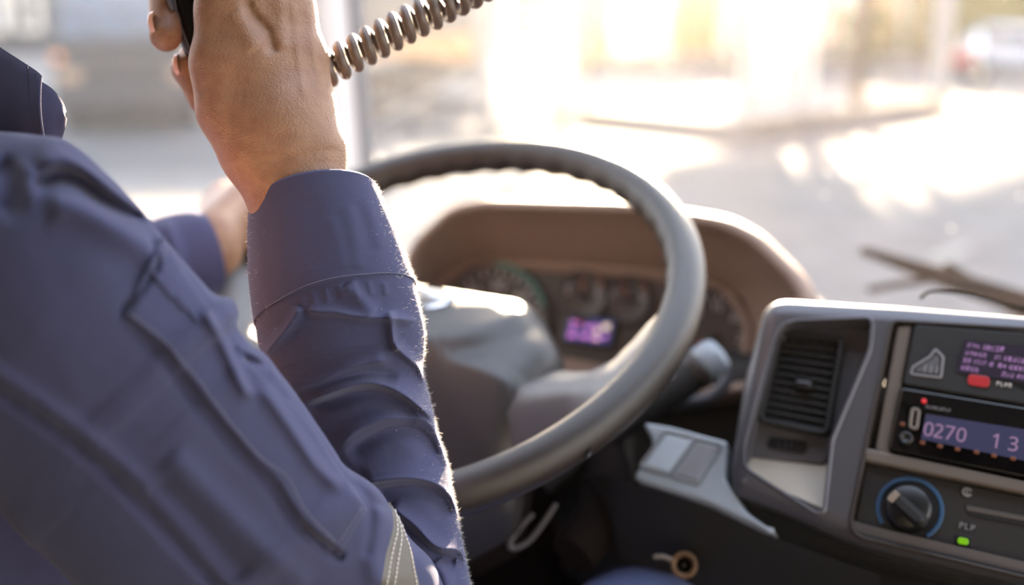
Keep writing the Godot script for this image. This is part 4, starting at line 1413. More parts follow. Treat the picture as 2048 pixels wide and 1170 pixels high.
# ---------------------------------------------------------------- steering wheel
func build_wheel() -> void:
	var el := deg_to_rad(63.5)
	var n := Vector3(0, sin(el), cos(el))
	var W := Vector3(-0.513, 2.049, -0.749)
	var b := Basis(Vector3.RIGHT, n.cross(Vector3.RIGHT), n)      # x right, y away, z towards the driver
	var fr := Transform3D(b, W)
	var t := thing("steering_wheel", "large grey steering wheel with a padded hub in front of the driver", "steering wheel", W)
	# rim: finger grips on the inner underside of the upper half
	var R := 0.225
	var rows := []
	var A := 360
	var C := 28
	for i in A + 1:
		var a := TAU * i / A
		var row := PackedVector3Array()
		var grip := sin(a * 44.0)
		var top := smoothstep(0.1, 0.3, sin(a))
		for k in C:
			var p := TAU * k / C
			var r := 0.0158
			# k runs round the section: 0 outwards, a quarter towards the driver
			var inward := maxf(0.0, cos(p - PI - 0.5))
			r += 0.0012 * grip * inward * inward * top
			var flat := Vector2(cos(p) * r * 1.02, sin(p) * r * 1.06)
			row.append(fr * Vector3(cos(a) * (R + flat.x), sin(a) * (R + flat.x), flat.y))
		rows.append(row)
	part("rim", MB.new().grid(rows, true), M.rubber, t)

	# hub: a cushion, high at the far side, falling away to the driver
	var o := rounded(v2([-0.098, 0.066, 0.072, 0.066, 0.118, 0.012, 0.112, -0.03, 0.118, -0.11, 0.07, -0.135, -0.09, -0.135, -0.135, -0.11, -0.13, -0.03, -0.138, 0.012]), [0.03, 0.028, 0.04, 0.02, 0.02, 0.03, 0.03, 0.02, 0.02, 0.04], 0.004)
	var hub_rows := []
	var c := Vector2(-0.01, -0.02)
	var cc := PackedVector2Array()
	for s in [[1.0, -0.075], [1.02, -0.055], [1.0, -0.04], [0.965, -0.028], [0.93, -0.023], [0.88, -0.0185], [0.82, -0.0155], [0.76, -0.0133], [0.7, -0.0115], [0.64, -0.0102], [0.58, -0.0092], [0.52, -0.0083], [0.46, -0.0076], [0.38, -0.0069], [0.3, -0.0064], [0.2, -0.0061], [0.1, -0.006], [0.0, -0.006]]:
		var row := PackedVector3Array()
		for p in o:
			var q: Vector2 = c + (p - c) * s[0]
			var z: float = s[1]
			# the near half is pressed down behind a soft step
			var oval := Vector2((q.x + 0.01) / 0.088, (q.y - 0.03) / 0.076).length()
			z -= 0.009 * smoothstep(0.92, 1.1, oval) * (1.0 if s[1] > -0.03 else 0.3)
			z -= 0.085 * pow(clampf((-0.045 - q.y) / 0.09, 0.0, 1.0), 1.2)
			z -= 0.14 * maxf(0.0, q.y + 0.04) + 0.004 * pow(clampf((q.y - 0.02) / 0.046, 0.0, 1.0), 2.0)
			row.append(fr * Vector3(q.x, q.y, z))
		hub_rows.append(row)
	part("hub_pad", MB.new().grid(hub_rows, true), M.hub, t)
	var skirt := []
	for s in [[1.0, -0.073], [1.0, -0.1], [0.8, -0.14], [0.5, -0.15]]:
		var row := PackedVector3Array()
		for p in o:
			var q: Vector2 = c + (p - c) * s[0]
			row.append(fr * Vector3(q.x, q.y, s[1] - 0.085 * pow(clampf((-0.045 - q.y) / 0.09, 0.0, 1.0), 1.2)))
		skirt.append(row)
	part("hub_skirt", MB.new().grid(skirt, true), M.wiper, t)
	# oval badge on the hub, plain
	var bb := b.rotated(b.x, -0.2)
	var bf := Transform3D(bb, fr * Vector3(-0.014, 0.022, -0.0165))
	var badge := part("badge", MB.new().lathe(bf.origin, [[0.03, -0.006], [0.03, 0.0], [0.028, 0.0012], [0.0265, 0.0008]], Basis(bb.x, bb.z, -bb.y), 40, 0.66), M.black, t)
	part("badge_face", MB.new().lathe(bf.origin, [[0.0268, 0.0004], [0.022, 0.0018], [0.012, 0.0026], [0.0, 0.0028]], Basis(bb.x, bb.z, -bb.y), 40, 0.64), M.chrome, badge)
	part("hub_groove", MB.new().beam(fr * Vector3(-0.06, -0.008, -0.0125), fr * Vector3(0.03, -0.008, -0.0128), 0.0022, 0.0016, n), M.black, t)

	# spokes: broad webs from the hub's sides to the rim
	for s in [1.0, -1.0]:
		var stations := [[0.1, 0.012, -0.098, -0.042], [0.118, 0.006, -0.094, -0.034], [0.14, -0.004, -0.088, -0.026], [0.16, -0.006, -0.084, -0.02], [0.18, 0.004, -0.09, -0.012], [0.2, 0.024, -0.104, -0.004], [0.212, 0.05, -0.125, 0.0]]
		var top := []
		for st in stations:
			var row := PackedVector3Array()
			for k in 16:
				var a := TAU * k / 16.0
				var y: float = lerpf(st[1], st[2], 0.5 - 0.5 * cos(a) * (1.0 if absf(cos(a)) > 0.0 else 1.0))
				var thick := 0.009 if st[0] < 0.19 else 0.006
				var z: float = st[3] + sin(a) * thick
				# the near part of the web dips
				var web := smoothstep(0.205, 0.165, st[0])
				z -= (0.45 * maxf(0.0, y + 0.055) + 1.5 * maxf(0.0, -0.055 - y)) * web
				row.append(fr * Vector3(st[0] * s, y - (0.022 * web if s < 0 else 0.0), z))
			top.append(row)
		part("spoke", MB.new().grid(top, true, s < 0), M.spoke, t)

	# column behind the wheel, with its stalks
	var col := thing("steering_column", "dark steering column shroud under the wheel hub", "steering column", fr * Vector3(0, 0, -0.3))
	var cr := []
	for st in [[-0.165, 0.05, 0.045], [-0.175, 0.075, 0.06], [-0.23, 0.085, 0.065], [-0.3, 0.08, 0.06], [-0.42, 0.07, 0.05]]:
		var row := PackedVector3Array()
		for k in 24:
			var a := TAU * k / 24.0
			row.append(fr * Vector3(cos(a) * st[1], sin(a) * st[2] - 0.01, st[0]))
		cr.append(row)
	part("shroud", MB.new().grid(cr, true), M.wiper, col)
	var e := P(1418, 722, 1.0)
	var s0 := P(1300, 812, 0.99)
	var dir := (e - s0).normalized()
	var side := dir.cross(n).normalized()
	var sb := Basis(side, dir, side.cross(dir))
	var stalk := thing("control_stalk", "grey ended control stalk right of the steering wheel rim", "control stalk", s0)
	part("stem", MB.new().lathe(s0, [[0.009, -0.12], [0.011, -0.03], [0.0145, 0.0], [0.0165, 0.03], [0.017, 0.05]], sb, 20), M.dark, stalk)
	var L := s0.distance_to(e)
	part("collar", MB.new().lathe(s0, [[0.0168, 0.046], [0.0185, 0.05], [0.0185, L - 0.012], [0.017, L - 0.01]], sb, 20), M.stem, stalk)
	part("end_knob", MB.new().lathe(s0, [[0.015, L - 0.012], [0.0178, L - 0.008], [0.0178, L + 0.006], [0.015, L + 0.012], [0.0, L + 0.014]], sb, 20), M.switch, stalk)
	part("stalk_mark", MB.new().box(s0 + dir * (L * 0.35) + n * 0.017, Vector3(0.006, 0.008, 0.001), sb), M.print, stalk)
	# curved lower wing behind the stalk
	var wing := smooth_path(path3([1340, 812, 1378, 806, 1420, 796, 1448, 770, 1462, 740], 1.03), 5)
	part("wing", MB.new().tube(wing, 0.006, 10), M.silver, col)


# ---------------------------------------------------------------- flesh: capsules joined with a smooth minimum, meshed as surface nets
func flesh(mb: MB, bones: Array, cell: float, soft: float, relax := 2, keep_below := 1e9) -> void:
	var lo := Vector3.ONE * 1e9
	var hi := Vector3.ONE * -1e9
	for q in bones:
		var r := maxf(q[2], q[3]) + cell * 3.0
		lo = lo.min((q[0] as Vector3) - Vector3.ONE * r).min((q[1] as Vector3) - Vector3.ONE * r)
		hi = hi.max((q[0] as Vector3) + Vector3.ONE * r).max((q[1] as Vector3) + Vector3.ONE * r)
	var nx := int((hi.x - lo.x) / cell) + 2
	var ny := int((hi.y - lo.y) / cell) + 2
	var nz := int((hi.z - lo.z) / cell) + 2
	var f := PackedFloat32Array()
	f.resize(nx * ny * nz)
	f.fill(1.0)
	for q in bones:
		var a: Vector3 = q[0]
		var ab: Vector3 = q[1] - a
		var ra: float = q[2]
		var dr: float = q[3] - ra
		var k: float = q[4] if q.size() > 4 else soft
		var inv := 1.0 / maxf(ab.length_squared(), 1e-9)
		var reach := maxf(q[2], q[3]) + k + cell * 2.0
		var l := ((a.min(q[1]) - Vector3.ONE * reach - lo) / cell).floor()
		var h := ((a.max(q[1]) + Vector3.ONE * reach - lo) / cell).ceil()
		for z in range(maxi(0, int(l.z)), mini(nz, int(h.z) + 1)):
			for y in range(maxi(0, int(l.y)), mini(ny, int(h.y) + 1)):
				var at := (z * ny + y) * nx
				var p := lo + Vector3(0, y, z) * cell - a
				for x in range(maxi(0, int(l.x)), mini(nx, int(h.x) + 1)):
					var v := Vector3(p.x + x * cell, p.y, p.z)
					var t := clampf(v.dot(ab) * inv, 0.0, 1.0)
					var d := (v - ab * t).length() - ra - dr * t
					var o := f[at + x]
					var g := maxf(k - absf(o - d), 0.0) / k
					f[at + x] = minf(o, d) - g * g * k * 0.25
	var id := PackedInt32Array()
	id.resize(f.size())
	id.fill(-1)
	var pts := PackedVector3Array()
	var sx := 1
	var sy := nx
	var sz := nx * ny
	var corner := [0, sx, sy, sx + sy, sz, sz + sx, sz + sy, sz + sx + sy]
	var edges := [[0, 1], [2, 3], [4, 5], [6, 7], [0, 2], [1, 3], [4, 6], [5, 7], [0, 4], [1, 5], [2, 6], [3, 7]]
	for z in nz - 1:
		for y in ny - 1:
			var at := z * sz + y * sy
			for x in nx - 1:
				var i := at + x
				var v0 := f[i]
				if v0 > cell * 2.5 or v0 < -cell * 2.5:
					continue
				var m := 0
				for c in 8:
					if f[i + corner[c]] < 0.0:
						m += 1
				if m == 0 or m == 8:
					continue
				var s := Vector3.ZERO
				var n := 0
				for e in edges:
					var a := f[i + corner[e[0]]]
					var b := f[i + corner[e[1]]]
					if (a < 0.0) != (b < 0.0):
						var t := a / (a - b)
						var pa := Vector3(e[0] & 1, (e[0] >> 1) & 1, e[0] >> 2)
						var pb := Vector3(e[1] & 1, (e[1] >> 1) & 1, e[1] >> 2)
						s += pa.lerp(pb, t)
						n += 1
				id[i] = pts.size()
				pts.append(lo + (Vector3(x, y, z) + s / n) * cell)
	var quads := PackedInt32Array()
	for z in range(1, nz - 1):
		for y in range(1, ny - 1):
			var at := z * sz + y * sy
			for x in range(1, nx - 1):
				var i := at + x
				if id[i] < 0:
					continue
				var inside := f[i] < 0.0
				for axis in 3:
					var step: int = [sx, sy, sz][axis]
					if (f[i + step] < 0.0) == inside:
						continue
					var u: int = [sy, sz, sx][axis]
					var w: int = [sz, sx, sy][axis]
					var q := [id[i], id[i - u], id[i - u - w], id[i - w]]
					if q[1] < 0 or q[2] < 0 or q[3] < 0:
						continue
					if inside:
						quads.append_array([q[0], q[3], q[2], q[1]])
					else:
						quads.append_array([q[0], q[1], q[2], q[3]])
	for pass_ in relax:
		var sum := PackedVector3Array()
		sum.resize(pts.size())
		var cnt := PackedInt32Array()
		cnt.resize(pts.size())
		for k in range(0, quads.size(), 4):
			for e in 4:
				var a := quads[k + e]
				var b := quads[k + (e + 1) % 4]
				sum[a] += pts[b]
				sum[b] += pts[a]
				cnt[a] += 1
				cnt[b] += 1
		for k in pts.size():
			if cnt[k] > 0:
				pts[k] = pts[k].lerp(sum[k] / cnt[k], 0.5)
	if not skin_lines.is_empty():
		for k in pts.size():
			var s := to_px(pts[k])
			var dd := fold_sum(skin_lines, s.x, s.y)
			if dd != 0.0:
				pts[k] = P(s.x, s.y, s.z - dd)
	var base := mb.v.size()
	var nn := PackedVector3Array()
	nn.resize(pts.size())
	for k in range(0, quads.size(), 4):
		var a := pts[quads[k]]
		var c := pts[quads[k + 2]]
		var g := (c - a).cross(pts[quads[k + 3]] - pts[quads[k + 1]])
		for e in 4:
			nn[quads[k + e]] -= g
		for e in [0, 1, 2, 0, 2, 3]:
			mb.ix.append(base + quads[k + e])
	for k in pts.size():
		mb.v.append(pts[k])
		mb.n.append(nn[k].normalized())
		mb.uv.append(Vector2(pts[k].x, pts[k].y))


var skin_lines := []


# ---------------------------------------------------------------- folds: [amount in mm, width above, width below, x, y, x, y ...] in frame places
func fold_sum(folds: Array, px: float, py: float) -> float:
	var out := 0.0
	for q in folds:
		var reach := maxf(q[1], q[2]) * 2.4
		var bx: Array = q[4]
		if px < bx[0] - reach or px > bx[2] + reach or py < bx[1] - reach or py > bx[3] + reach:
			continue
		var pts: PackedVector2Array = q[3]
		var p := Vector2(px, py)
		var best := 1e9
		var side := 1.0
		var along := 0.0
		for k in pts.size() - 1:
			var a := pts[k]
			var ab := pts[k + 1] - a
			var t := clampf((p - a).dot(ab) / ab.length_squared(), 0, 1)
			var d := p.distance_squared_to(a + ab * t)
			if d < best:
				best = d
				side = ab.cross(p - a)
				along = (k + t) / (pts.size() - 1)
		var w: float = q[2] if side > 0.0 else q[1]
		var e := best / (w * w)
		if e < 5.0:
			out += q[0] * 0.001 * exp(-e) * smoothstep(0.0, 0.14, along) * smoothstep(1.0, 0.86, along)
	return out


func folds_of(list: Array) -> Array:
	var out := []
	for q in list:
		var raw := PackedVector3Array()
		for k in range(3, q.size(), 2):
			raw.append(Vector3(q[k], q[k + 1], 0))
		var sm := smooth_path(raw, 4)
		var pts := PackedVector2Array()
		var bx := [1e9, 1e9, -1e9, -1e9]
		for p in sm:
			pts.append(Vector2(p.x, p.y))
			bx = [minf(bx[0], p.x), minf(bx[1], p.y), maxf(bx[2], p.x), maxf(bx[3], p.y)]
		out.append([q[0], q[1], q[2], pts, bx])
	return out


# ---------------------------------------------------------------- a sleeve: sections given by both outlines, depth, depth share and lean of the near side
class Limb:
	var host
	var st := []
	var folds := []
	var rough := 0.0
	var gain := 1.7
	var noise := FastNoiseLite.new()

	func section(s: float) -> PackedFloat32Array:
		var i := clampi(int(s), 0, st.size() - 2)
		var t := clampf(s - i, 0, 1)
		var out := PackedFloat32Array()
		for k in 8:
			out.append(cubic_interpolate(st[i][k], st[i + 1][k], st[maxi(i - 1, 0)][k], st[mini(i + 2, st.size() - 1)][k], t))
		return out

	func place(q: PackedFloat32Array, th: float, s: float, out_mm := 0.0) -> Vector3:
		var c := cos(th)
		var sn := sin(th)
		var hx := (q[2] - q[0]) * 0.5
		var hy := (q[3] - q[1]) * 0.5
		var r := sqrt(hx * hx + hy * hy)
		var k: float = 1.0 + out_mm * 0.001 * host.FPX / q[4] / r
		if rough > 0.0:
			k += rough * noise.get_noise_3d(s * 14.0, cos(th) * 60.0, sin(th) * 60.0) * (1.0 - 0.6 * absf(c))
		var px: float = (q[0] + q[2]) * 0.5 + hx * c * k + q[6] * sn
		var py: float = (q[1] + q[3]) * 0.5 + hy * c * k + q[7] * sn
		var d: float = q[4] - sn * k * r * q[4] / host.FPX * q[5]
		if sn > 0.0 and not folds.is_empty():
			d -= gain * host.fold_sum(folds, px, py) * smoothstep(0.0, 0.35, sn)
		return host.P(px, py, d)

	func rows(s0: float, s1: float, count: int, around: int, out_mm := 0.0) -> Array:
		var out := []
		for i in count + 1:
			var s := lerpf(s0, s1, float(i) / count)
			var q := section(s)
			var row := PackedVector3Array()
			for k in around:
				row.append(place(q, TAU * k / around, s, out_mm))
			out.append(row)
		return out

	# the near surface where that place of the frame looks
	func near(px: float, py: float, lift_mm := 0.0) -> Vector3:
		var sn := 0.7
		var s := 0.0
		var q := section(0.0)
		var c := 0.0
		for turn in 3:
			var lo := 0.0
			var hi := float(st.size() - 1)
			for step in 22:
				s = (lo + hi) * 0.5
				q = section(s)
				var ax := px - q[6] * sn - q[0]
				var ay := py - q[7] * sn - q[1]
				if (q[2] - q[0]) * ay - (q[3] - q[1]) * ax > 0.0:
					lo = s
				else:
					hi = s
			var hx := (q[2] - q[0]) * 0.5
			var hy := (q[3] - q[1]) * 0.5
			c = clampf(((px - q[6] * sn - (q[0] + q[2]) * 0.5) * hx + (py - q[7] * sn - (q[1] + q[3]) * 0.5) * hy) / (hx * hx + hy * hy), -1, 1)
			sn = sqrt(1.0 - c * c)
		return place(q, acos(c), s, lift_mm)


func limb(stations: Array, folds := [], rough := 0.0) -> Limb:
	var l := Limb.new()
	l.host = self
	l.st = stations
	l.folds = folds_of(folds)
	l.rough = rough
	l.noise.seed = 11
	l.noise.frequency = 0.02
	return l


# a patch of cloth sewn onto a sleeve between two edges
func patch(l: Limb, left: Array, right: Array, n: int, m: int, lift: float) -> MB:
	var a := edge_points(left, n)
	var b := edge_points(right, n)
	var rows := []
	for i in n + 1:
		var row := PackedVector3Array()
		for j in m + 1:
			var t := float(j) / m
			var p := a[i].lerp(b[i], t)
			var up := lift
			if j == 0 or j == m or i == 0 or i == n:
				up = -0.6
			row.append(l.near(p.x, p.y, up))
		rows.append(row)
	# double the outer cells so that the edges stand up
	return MB.new().grid(rows)


func edge_points(e: Array, n: int) -> PackedVector2Array:
	var raw := PackedVector3Array()
	for k in range(0, e.size(), 2):
		raw.append(Vector3(e[k], e[k + 1], 0))
	var sm := smooth_path(raw, 8)
	var len_ := [0.0]
	for k in range(1, sm.size()):
		len_.append(len_[k - 1] + sm[k].distance_to(sm[k - 1]))
	var out := PackedVector2Array()
	var k := 0
	for i in n + 1:
		# crowd the rows at both ends so that the hems are crisp
		var t := float(i) / n
		if i == 1:
			t *= 0.35
		elif i == n - 1:
			t = 1.0 - 0.35 / n
		var want: float = t * len_[len_.size() - 1]
		while k < sm.size() - 2 and len_[k + 1] < want:
			k += 1
		var f: float = (want - len_[k]) / maxf(len_[k + 1] - len_[k], 1e-9)
		var p := sm[k].lerp(sm[k + 1], clampf(f, 0, 1))
		out.append(Vector2(p.x, p.y))
	return out


# a row of short stitches
func stitches(mb: MB, l: Limb, line: Array, every: float, lift := 0.35, fat := 0.00035) -> void:
	var raw := PackedVector3Array()
	for k in range(0, line.size(), 2):
		raw.append(Vector3(line[k], line[k + 1], 0))
	var total := 0.0
	for k in range(1, raw.size()):
		total += raw[k].distance_to(raw[k - 1])
	var e := edge_points(line, int(total / every) * 3)
	for k in range(0, e.size() - 3, 3):
		var a := l.near(e[k].x, e[k].y, lift) if l else P(e[k].x, e[k].y, lift)
		var b := l.near(e[k + 2].x, e[k + 2].y, lift) if l else P(e[k + 2].x, e[k + 2].y, lift)
		if a.distance_to(b) > 1e-5:
			mb.tube(PackedVector3Array([a, a.lerp(b, 0.5) - cam_f * 0.0003, b]), fat, 5)


func W3(x: float, y: float, z: float) -> Vector3:
	return Vector3(x, y, z)


func build_driver() -> void:
	var person := thing("person", "driver in a navy jacket, right hand raised with a microphone, left hand on the wheel", "person", Vector3(-0.62, 1.62, -0.36))
	var pelvis := W3(-0.63, 1.66, -0.33)
	var chest := W3(-0.69, 2.02, -0.36)
	var neck := W3(-0.715, 2.235, -0.40)
	var sh_r := P(60, 470, 0.58)
	var sh_l := W3(-0.87, 2.17, -0.42)
	var el_r := P(835, 1330, 0.675)
	var wr_r := P(598, 400, 0.69)
	var el_l := P(-60, 640, 0.93)
	var wr_l := P(425, 492, 1.0)
	var knee_r := P(1302, 1308, 0.9)
	var knee_l := W3(-0.8, 1.74, -0.78)
	var ankle_r := W3(-0.3, 1.28, -1.0)
	var ankle_l := W3(-0.75, 1.28, -1.02)

	# ---- the body: one skin
	var body := MB.new()
	var trunk := [
		[pelvis, chest, 0.11, 0.115], [chest, neck - W3(0, 0.06, 0), 0.115, 0.07], [neck - W3(0, 0.05, 0), neck + W3(0.015, 0.09, -0.03), 0.052, 0.05],
		[chest + W3(0, 0.12, 0), sh_l, 0.08, 0.05], [chest + W3(0, 0.12, 0), sh_r, 0.08, 0.045],
		[sh_r, el_r, 0.04, 0.024, 0.01], [el_r, P(785, 1060, 0.708), 0.022, 0.02, 0.01], [P(785, 1060, 0.708), P(690, 760, 0.706), 0.02, 0.022, 0.01], [P(690, 760, 0.706), wr_r, 0.022, 0.022, 0.01], [sh_l, el_l, 0.044, 0.034], [el_l, wr_l, 0.033, 0.025],
		[pelvis + W3(0.09, 0, 0), knee_r, 0.075, 0.05], [knee_r, ankle_r, 0.048, 0.032], [ankle_r, ankle_r + W3(0, -0.05, -0.14), 0.034, 0.028],
		[pelvis - W3(0.09, 0, 0), knee_l, 0.075, 0.05], [knee_l, ankle_l, 0.048, 0.032], [ankle_l, ankle_l + W3(0, -0.05, -0.14), 0.034, 0.028],
	]
	flesh(body, trunk, 0.013, 0.03, 1)
	# head
	var hc := neck + W3(0.025, 0.19, -0.045)
	var fw := W3(0.12, -0.08, -0.98).normalized()
	var rt := fw.cross(Vector3.UP).normalized()
	var up := rt.cross(fw)
	var H := Transform3D(Basis(rt, up, -fw), hc)
	var face := [
		[H * W3(0, 0.03, 0.03), H * W3(0, 0.035, -0.02), 0.078, 0.074], [H * W3(0, -0.03, -0.02), H * W3(0, -0.085, -0.05), 0.058, 0.03],
		[H * W3(-0.03, -0.06, -0.02), H * W3(-0.015, -0.09, -0.055), 0.03, 0.02], [H * W3(0.03, -0.06, -0.02), H * W3(0.015, -0.09, -0.055), 0.03, 0.02],
		[H * W3(0, 0.012, -0.088), H * W3(0, -0.022, -0.104), 0.008, 0.0125], [H * W3(-0.01, -0.026, -0.095), H * W3(0.01, -0.026, -0.095), 0.009, 0.009],
		[H * W3(-0.045, 0.03, -0.07), H * W3(0.045, 0.03, -0.07), 0.016, 0.016], [H * W3(-0.036, -0.012, -0.07), H * W3(-0.028, -0.02, -0.074), 0.018, 0.016], [H * W3(0.036, -0.012, -0.07), H * W3(0.028, -0.02, -0.074), 0.018, 0.016],
		[H * W3(-0.018, -0.052, -0.082), H * W3(0.018, -0.052, -0.082), 0.008, 0.008, 0.004], [H * W3(-0.016, -0.062, -0.08), H * W3(0.016, -0.062, -0.08), 0.0085, 0.0085, 0.004],
		[H * W3(-0.078, 0.02, 0.012), H * W3(-0.082, -0.015, 0.004), 0.012, 0.008, 0.006], [H * W3(0.078, 0.02, 0.012), H * W3(0.082, -0.015, 0.004), 0.012, 0.008, 0.006],
		[neck + W3(0, -0.02, 0), hc + W3(0, -0.06, 0.02), 0.053, 0.052],
	]
	flesh(body, face, 0.0045, 0.016, 2)

	# right hand, round the microphone
	skin_lines = folds_of([
		[-3.2, 9, 12, 492, -10, 500, 20, 518, 42, 535, 62, 543, 88, 548, 110],
		[1.8, 20, 20, 470, 20, 488, 60, 512, 100],
		[1.6, 16, 16, 560, -10, 566, 50, 572, 100],
		[0.9, 8, 8, 585, 0, 592, 60, 600, 140, 612, 200],
		[0.8, 7, 7, 618, 10, 626, 90, 640, 170],
		[-0.9, 7, 9, 505, 322, 560, 318, 620, 306, 682, 300],
		[-0.7, 6, 7, 520, 345, 590, 336, 680, 322],
		[-0.5, 6, 6, 470, 285, 520, 282, 580, 270],
		[-0.8, 6, 7, 392, 130, 402, 160, 404, 190],
	])
	var hand := [
		[P(585, 470, 0.69), P(568, 400, 0.69), 0.017, 0.0192], [P(566, 400, 0.69), P(520, 300, 0.69), 0.0195, 0.0232], [P(520, 300, 0.69), P(466, 220, 0.69), 0.0232, 0.0202],
		[P(466, 220, 0.69), P(454, 130, 0.69), 0.0202, 0.0205], [P(454, 130, 0.69), P(464, 20, 0.692), 0.0205, 0.0205], [P(464, 20, 0.692), P(468, -80, 0.695), 0.0205, 0.019],
		[P(645, 470, 0.69), P(630, 390, 0.69), 0.018, 0.0187], [P(630, 390, 0.69), P(624, 300, 0.69), 0.0187, 0.0193], [P(624, 300, 0.69), P(606, 215, 0.695), 0.0193, 0.0188],
		[P(606, 215, 0.695), P(592, 120, 0.70), 0.0188, 0.0182], [P(592, 120, 0.70), P(570, 20, 0.70), 0.0182, 0.0172], [P(570, 20, 0.70), P(556, -120, 0.70), 0.0172, 0.0165],
		[P(600, 470, 0.69), P(600, 390, 0.69), 0.024, 0.022], [P(600, 390, 0.69), P(562, 250, 0.69), 0.022, 0.0255], [P(562, 250, 0.69), P(520, 130, 0.695), 0.0255, 0.0245], [P(520, 130, 0.695), P(508, -20, 0.70), 0.0245, 0.022], [P(508, -20, 0.70), P(510, -180, 0.71), 0.022, 0.02],
	]
	# fingers: knuckle, two bends, tip
	var fingers := [
		[[590, 10, 0.71], [515, 62, 0.765], [408, 78, 0.768], [373, 138, 0.74], 0.0105],
		[[575, -60, 0.71], [500, -40, 0.785], [328, -78, 0.765], [331, 72, 0.722], 0.0112],
		[[565, -130, 0.71], [495, -130, 0.79], [342, -150, 0.772], [322, -62, 0.72], 0.0104],
		[[555, -205, 0.715], [490, -215, 0.785], [350, -240, 0.77], [328, -160, 0.722], 0.01],
	]
	for q in fingers:
		var r: float = q[4]
		for k in 3:
			hand.append([P(q[k][0], q[k][1], q[k][2]), P(q[k + 1][0], q[k + 1][1], q[k + 1][2]), r * (1.12 - 0.06 * k), r * (1.06 - 0.06 * k), 0.004])
	hand.append([P(375, 140, 0.74), P(402, 205, 0.735), 0.0092, 0.0078, 0.004])
	for q in [[[470, -70, 0.675], [432, -170, 0.668], 0.014, 0.0115], [[432, -170, 0.668], [398, -235, 0.68], 0.0115, 0.0095]]:
		hand.append([P(q[0][0], q[0][1], q[0][2]), P(q[1][0], q[1][1], q[1][2]), q[2], q[3], 0.006])
	flesh(body, hand, 0.0018, 0.012, 4)
	skin_lines = []

	# left hand on the rim
	var lw := wr_l
	var hub_c := W3(-0.513, 2.049, -0.749)
	var wn := W3(0, 0.8949, 0.4462)
	var wy := wn.cross(Vector3.RIGHT)
	var rim_at := func(deg: float, out := 0.0, lift := 0.0) -> Vector3:
		return hub_c + (Vector3.RIGHT * cos(deg_to_rad(deg)) + wy * sin(deg_to_rad(deg))) * (0.225 + out) + wn * lift
	var left := [
		[el_l.lerp(wr_l, 0.72), lw, 0.027, 0.0245], [lw, rim_at.call(166.0, 0.045, 0.03), 0.0245, 0.022], [lw + W3(0, 0.012, 0), rim_at.call(156.0, 0.035, 0.036), 0.021, 0.017], [lw - W3(0, 0.008, 0), rim_at.call(176.0, 0.04, 0.028), 0.021, 0.017],
	]
	for k in 4:
		var d := 152.0 + 6.6 * k
		var a: Vector3 = rim_at.call(d, 0.018, 0.034)
		var b2: Vector3 = rim_at.call(d + 0.5, -0.014, 0.026)
		var c2: Vector3 = rim_at.call(d + 1.0, -0.03, -0.002)
		var e: Vector3 = rim_at.call(d + 1.0, -0.014, -0.026)
		left.append([a, b2, 0.0105, 0.0098, 0.005])
		left.append([b2, c2, 0.0096, 0.009, 0.005])
		left.append([c2, e, 0.009, 0.0076, 0.005])
	left.append([lw + (rim_at.call(178.0, 0.02, 0.01) - lw) * 0.5, rim_at.call(184.0, 0.016, 0.012), 0.014, 0.0115, 0.006])
	left.append([rim_at.call(184.0, 0.016, 0.012), rim_at.call(188.0, -0.012, 0.022), 0.011, 0.0092, 0.005])
	flesh(body, left, 0.0042, 0.012, 2)
	part("body", body, M.skin, person)
	var hair := MB.new()
	flesh(hair, [[H * W3(0, 0.05, 0.035), H * W3(0, 0.06, -0.02), 0.083, 0.076], [H * W3(0, 0.0, 0.05), H * W3(0, -0.03, 0.05), 0.072, 0.06]], 0.007, 0.02, 1)
	part("hair", hair, M.hair, person)
	for s in [-1.0, 1.0]:
		var eye := part("eye", MB.new().lathe(H * W3(0.03 * s, 0.012, -0.074), [[0.0, -0.011], [0.0085, -0.007], [0.0115, 0.0], [0.0085, 0.007], [0.0, 0.011]], H.basis, 14), mat(Color(0.9, 0.88, 0.85), 0.2), person)
		part("iris", MB.new().lathe(H * W3(0.03 * s, 0.012, -0.0848), [[0.0, -0.001], [0.005, 0.0], [0.0, 0.001]], Basis(H.basis.x, -H.basis.z, H.basis.y), 12), M.hair, eye)
	# nail of the finger beside the microphone
	for q in [[299, 48, 0.716, 0.0], [348, 132, 0.734, 0.0]]:
		var c := P(q[0], q[1], q[2])
		var nb := Basis(cam_u, -cam_r, cam_f).rotated(cam_f, -0.12)
		part("fingernail", MB.new().lathe(c, [[0.0078, -0.004], [0.0074, -0.0016], [0.005, 0.0], [0.0, 0.0007]], nb, 20, 0.72), M.nail, person)

	# ---- trousers
	var tr := MB.new()
	flesh(tr, [
		[pelvis + W3(0, 0.05, 0), pelvis + W3(0.08, 0, -0.02), 0.14, 0.12], [pelvis + W3(0.09, 0, 0), knee_r, 0.1, 0.068], [knee_r, ankle_r + W3(0, 0.04, 0), 0.067, 0.055],
		[pelvis + W3(0, 0.05, 0), pelvis + W3(-0.08, 0, -0.02), 0.14, 0.12], [pelvis - W3(0.09, 0, 0), knee_l, 0.1, 0.068], [knee_l, ankle_l + W3(0, 0.04, 0), 0.067, 0.055],
	], 0.012, 0.03, 2)
	part("trousers", tr, M.denim, person, "blue work trousers, right knee just showing at the bottom")
	for a in [ankle_r, ankle_l]:
		var sh := MB.new()
		flesh(sh, [[a + W3(0, -0.02, 0.03), a + W3(0, -0.045, -0.17), 0.045, 0.036]], 0.01, 0.02, 1)
		part("shoe", sh, M.black, person)

	# ---- jacket: trunk first, everything sewn to it below
	var tj := MB.new()
